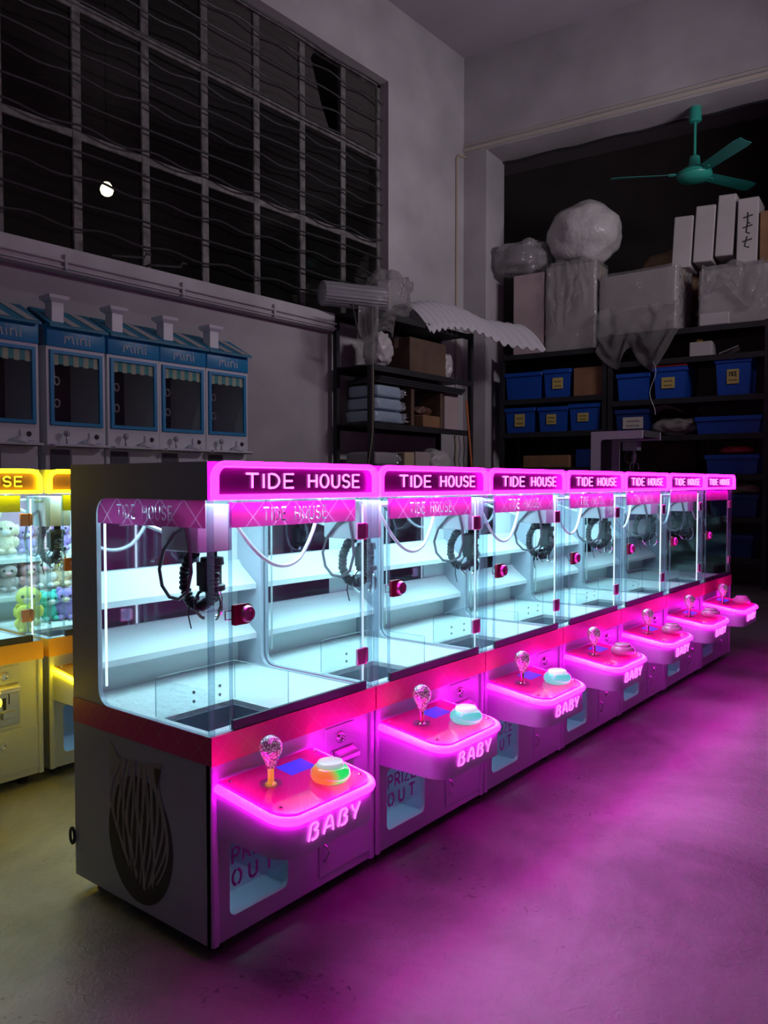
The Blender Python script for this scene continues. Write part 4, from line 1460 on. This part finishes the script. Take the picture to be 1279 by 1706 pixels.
bag('plastic_bag', 'tall white plastic bag at the left post of the shelf', (4.83, 3.44, 2.112), (.13, .12, .17), BAGM, 41, 0, .2)
bag('plastic_bag', 'small white plastic bag hanging over the brown carton edge', (5.88, 3.42, 2.112), (.10, .09, .13), BAGM, 43, 0, .3)
mb = MB()
for k in range(4):
    pass
for k, lb in enumerate(('lowest of the dark glossy sheets under the brown carton', 'middle of the dark glossy sheets under the brown carton', 'topmost of the dark glossy sheets under the brown carton')):
    t = MB().box(-.72, .72, -.16, .16, 0, .02).build('board', M('dark_glossy_board', (.03, .03, .035), .25), bevel=.003, seg=1) if k == 0 else t.copy()
    if k:
        COL.objects.link(t)
    tag(t, lb, 'board', 'dark boards on the left shelf')
    t.location = (5.36 + .03 * k, 3.46, 1.960 + .022 * k)
# the boards rest on two bearers
for x, lb in ((5.22, 'left'), (5.72, 'right')):
    tag(MB().box(x, x + .05, 3.34, 3.60, 1.587 + .14 * 0, 1.959).build('bearer', MT['carton_dark']), 'dark upright bearer under the glossy boards, the %s one' % lb, 'bearer', 'bearers under the boards')
carton('carton', 'yellow carton between the grey parcels and the white bag', (5.20, 3.44, 1.062), (.16, .2, .27), 0, 'tape', flaps=False)
carton('carton', 'dusty pink carton right of the yellow carton', (5.42, 3.46, 1.062), (.24, .24, .28), 0, 'pink_carton', flaps=False)
bag('plastic_bag', 'white plastic bag at the lower right of the left shelf', (5.78, 3.46, 1.062), (.19, .15, .16), BAGM, 47, 0, .15, knot=False)
mb = MB().tube([(6.28, 3.20, .004), (6.20, 3.235, .9), (6.09, 3.262, 1.90)], .011, 8)
tag(mb.build('rod', M('orange_rod', (.6, .16, .04), .5)), 'thin orange rod leaning at the right end of the left shelf', 'rod')
for k, x in enumerate((5.90, 5.99, 6.08)):
    mb = MB().tube([(x, 3.29, 1.52), (x + .02, 3.285, 1.40), (x - .01, 3.285, 1.27), (x + .03, 3.285, 1.15)], .004, 5)
    tag(mb.build('cable', MT['black_plastic']), '%s of three black cables hanging below the shelf board' % ('leftmost', 'middle', 'rightmost')[k], 'cable', 'black hanging cables')
# rolls, film and foam on its top
FOAM = M('grey_white_foam', (.52, .52, .55), .7)


def roll_fn(r, L_):
    def fn(u, v):
        a = u * 2 * math.pi
        q = r * (1 + .035 * math.sin(a * 22) + .05 * noise.noise(Vector((math.cos(a), math.sin(a), v * 3))))
        return (L_ * (v - .5), q * math.cos(a), q * math.sin(a) * .92)
    return fn


t = thing('foam_roll', 'ribbed milky foam roll lying on the sill at the shelf top', 'roll', (4.50, 3.47, 2.732), -.45, None)
MB().grid(roll_fn(.115, .60), 130, 8).build('roll_sheet', clear('milky_foam', (.7, .7, .72), 1.4, .3, .6, (.5, .5, .53)), t, smooth=180)
MB().lathe([(.108, -.285), (.108, -.28), (.03, -.278)], (0, 0, 0), (1, 0, 0), 24).build('roll_end', FOAM, t)
MB().tube([(-.29, 0, 0), (.29, 0, 0)], .03, 12).build('roll_core', FOAM, t)
bag('plastic_film', 'crumpled clear film bundle glinting on the shelf top', (5.08, 3.52, 2.602), (.27, .18, .23), MT['film'], 51, 0, .3, cat='film', knot=False)


def foam(u, v):
    x = 5.36 + 1.29 * u
    y = 3.46 - .58 * u * u + (v - .5) * .5
    z = 2.80 + .10 * math.sin(math.pi * min(1, u * 1.4)) * (1 if u < .72 else 1) - .16 * max(0, u - .55) + .018 * math.sin(u * 95 + v * 4) - .30 * (max(0, .62 - v) / .62) ** 1.5
    return (x, y, z)


sheet('foam_sheet', 'long corrugated white foam sheet drooping from the shelf top to the column', foam, FOAM, 160, 14, 'foam sheet', .012)


def hang2(u, v):
    n_ = noise.noise(Vector((u * 6, v * 5, 4.5)))
    return (4.30 + .50 * u + .05 * n_ - .05 * v + .06 * v * math.sin(u * 6), 3.22 + .05 * n_ + .05 * math.sin(u * 12), 2.60 - (.36 + .16 * math.sin(u * 5 + .5)) * v)


sheet('plastic_sheet', 'clear plastic bag film hanging at the left post of the shelf', hang2, MT['film'])
mb = MB()
mb.tube([(4.30, 3.30, 2.61), (4.32, 3.28, 2.45), (4.36, 3.27, 2.32), (4.55, 3.255, 2.30)], .008, 6)
mb.tube([(4.44, 3.29, 2.61), (4.445, 3.275, 2.45), (4.46, 3.265, 2.31)], .008, 6)
mb.tube([(4.28, 3.31, 2.595), (4.5, 3.29, 2.605), (4.75, 3.28, 2.606)], .008, 6)
tag(mb.build('wire_basket', MT['black_plastic']), 'black wire hanger at the upper left of the wall shelf', 'hanger')
tag(MB().tube([(4.50, 3.235, 2.60), (4.505, 3.232, 2.0), (4.50, 3.232, 1.5), (4.44, 3.235, 1.18)], .003, 5).build('string', MT['tape']), 'thin tan string hanging down the left post', 'string')

# ------------------------------------------------------------------ ceiling fan under the beam
FAN = M('teal_enamel', (.03, .36, .27), .35)
FANB = M('dark_teal_blade', (.02, .24, .20), .45)
fs, ft = 2.49, .24
p = wl(fs, ft, 4.81)
t = thing('ceiling_fan', 'teal three-bladed ceiling fan hanging under the concrete beam', 'ceiling fan', p)
MB().lathe([(.055, 0), (.058, -.02), (.062, -.13), (.05, -.145), (.02, -.15)], (0, 0, 0), n=24).build('canopy', FAN, t)
MB().tube([(0, 0, -.14), (0, 0, -.58)], .014, 12).build('downrod', FAN, t)
mb = MB().lathe([(.018, -.47), (.05, -.49), (.055, -.56), (.06, -.58), (.10, -.60), (.165, -.645), (.17, -.66), (.16, -.665), (.172, -.675), (.168, -.69), (.14, -.72), (.08, -.735), (.01, -.74)], (0, 0, 0), n=32)
mb.build('motor', FAN, t)
for k, (a, dz) in enumerate(((119, .0), (229.5, .02), (-25.5, .0))):
    mb = MB()
    ca, sa = math.cos(rad(a)), math.sin(rad(a))

    def P_(r_, q, z):
        return (ca * r_ - sa * q, sa * r_ + ca * q, z)
    rows = []
    for i in range(9):
        f = i / 8
        rr_ = .20 + .62 * f
        hw = .055 + .022 * f if i < 8 else .06
        rows.append((rr_, hw))
    vs = []
    for rr_, hw in rows:
        for q in (-1, -.3, .3, 1):
            vs.append(P_(rr_, q * hw, -.66 - .018 * q - .006 * (1 - q * q) + dz * 0 - .0 * rr_))
    fcs = [(i * 4 + j, i * 4 + j + 1, i * 4 + j + 5, i * 4 + j + 4) for i in range(8) for j in range(3)]
    mb.add(vs, fcs)
    bl = mb.build('blade', FANB, t, smooth=60, solid=.004)
    MB().tube([P_(.12, 0, -.655), P_(.25, 0, -.66)], .014, 8).build('blade_arm', FAN, bl)
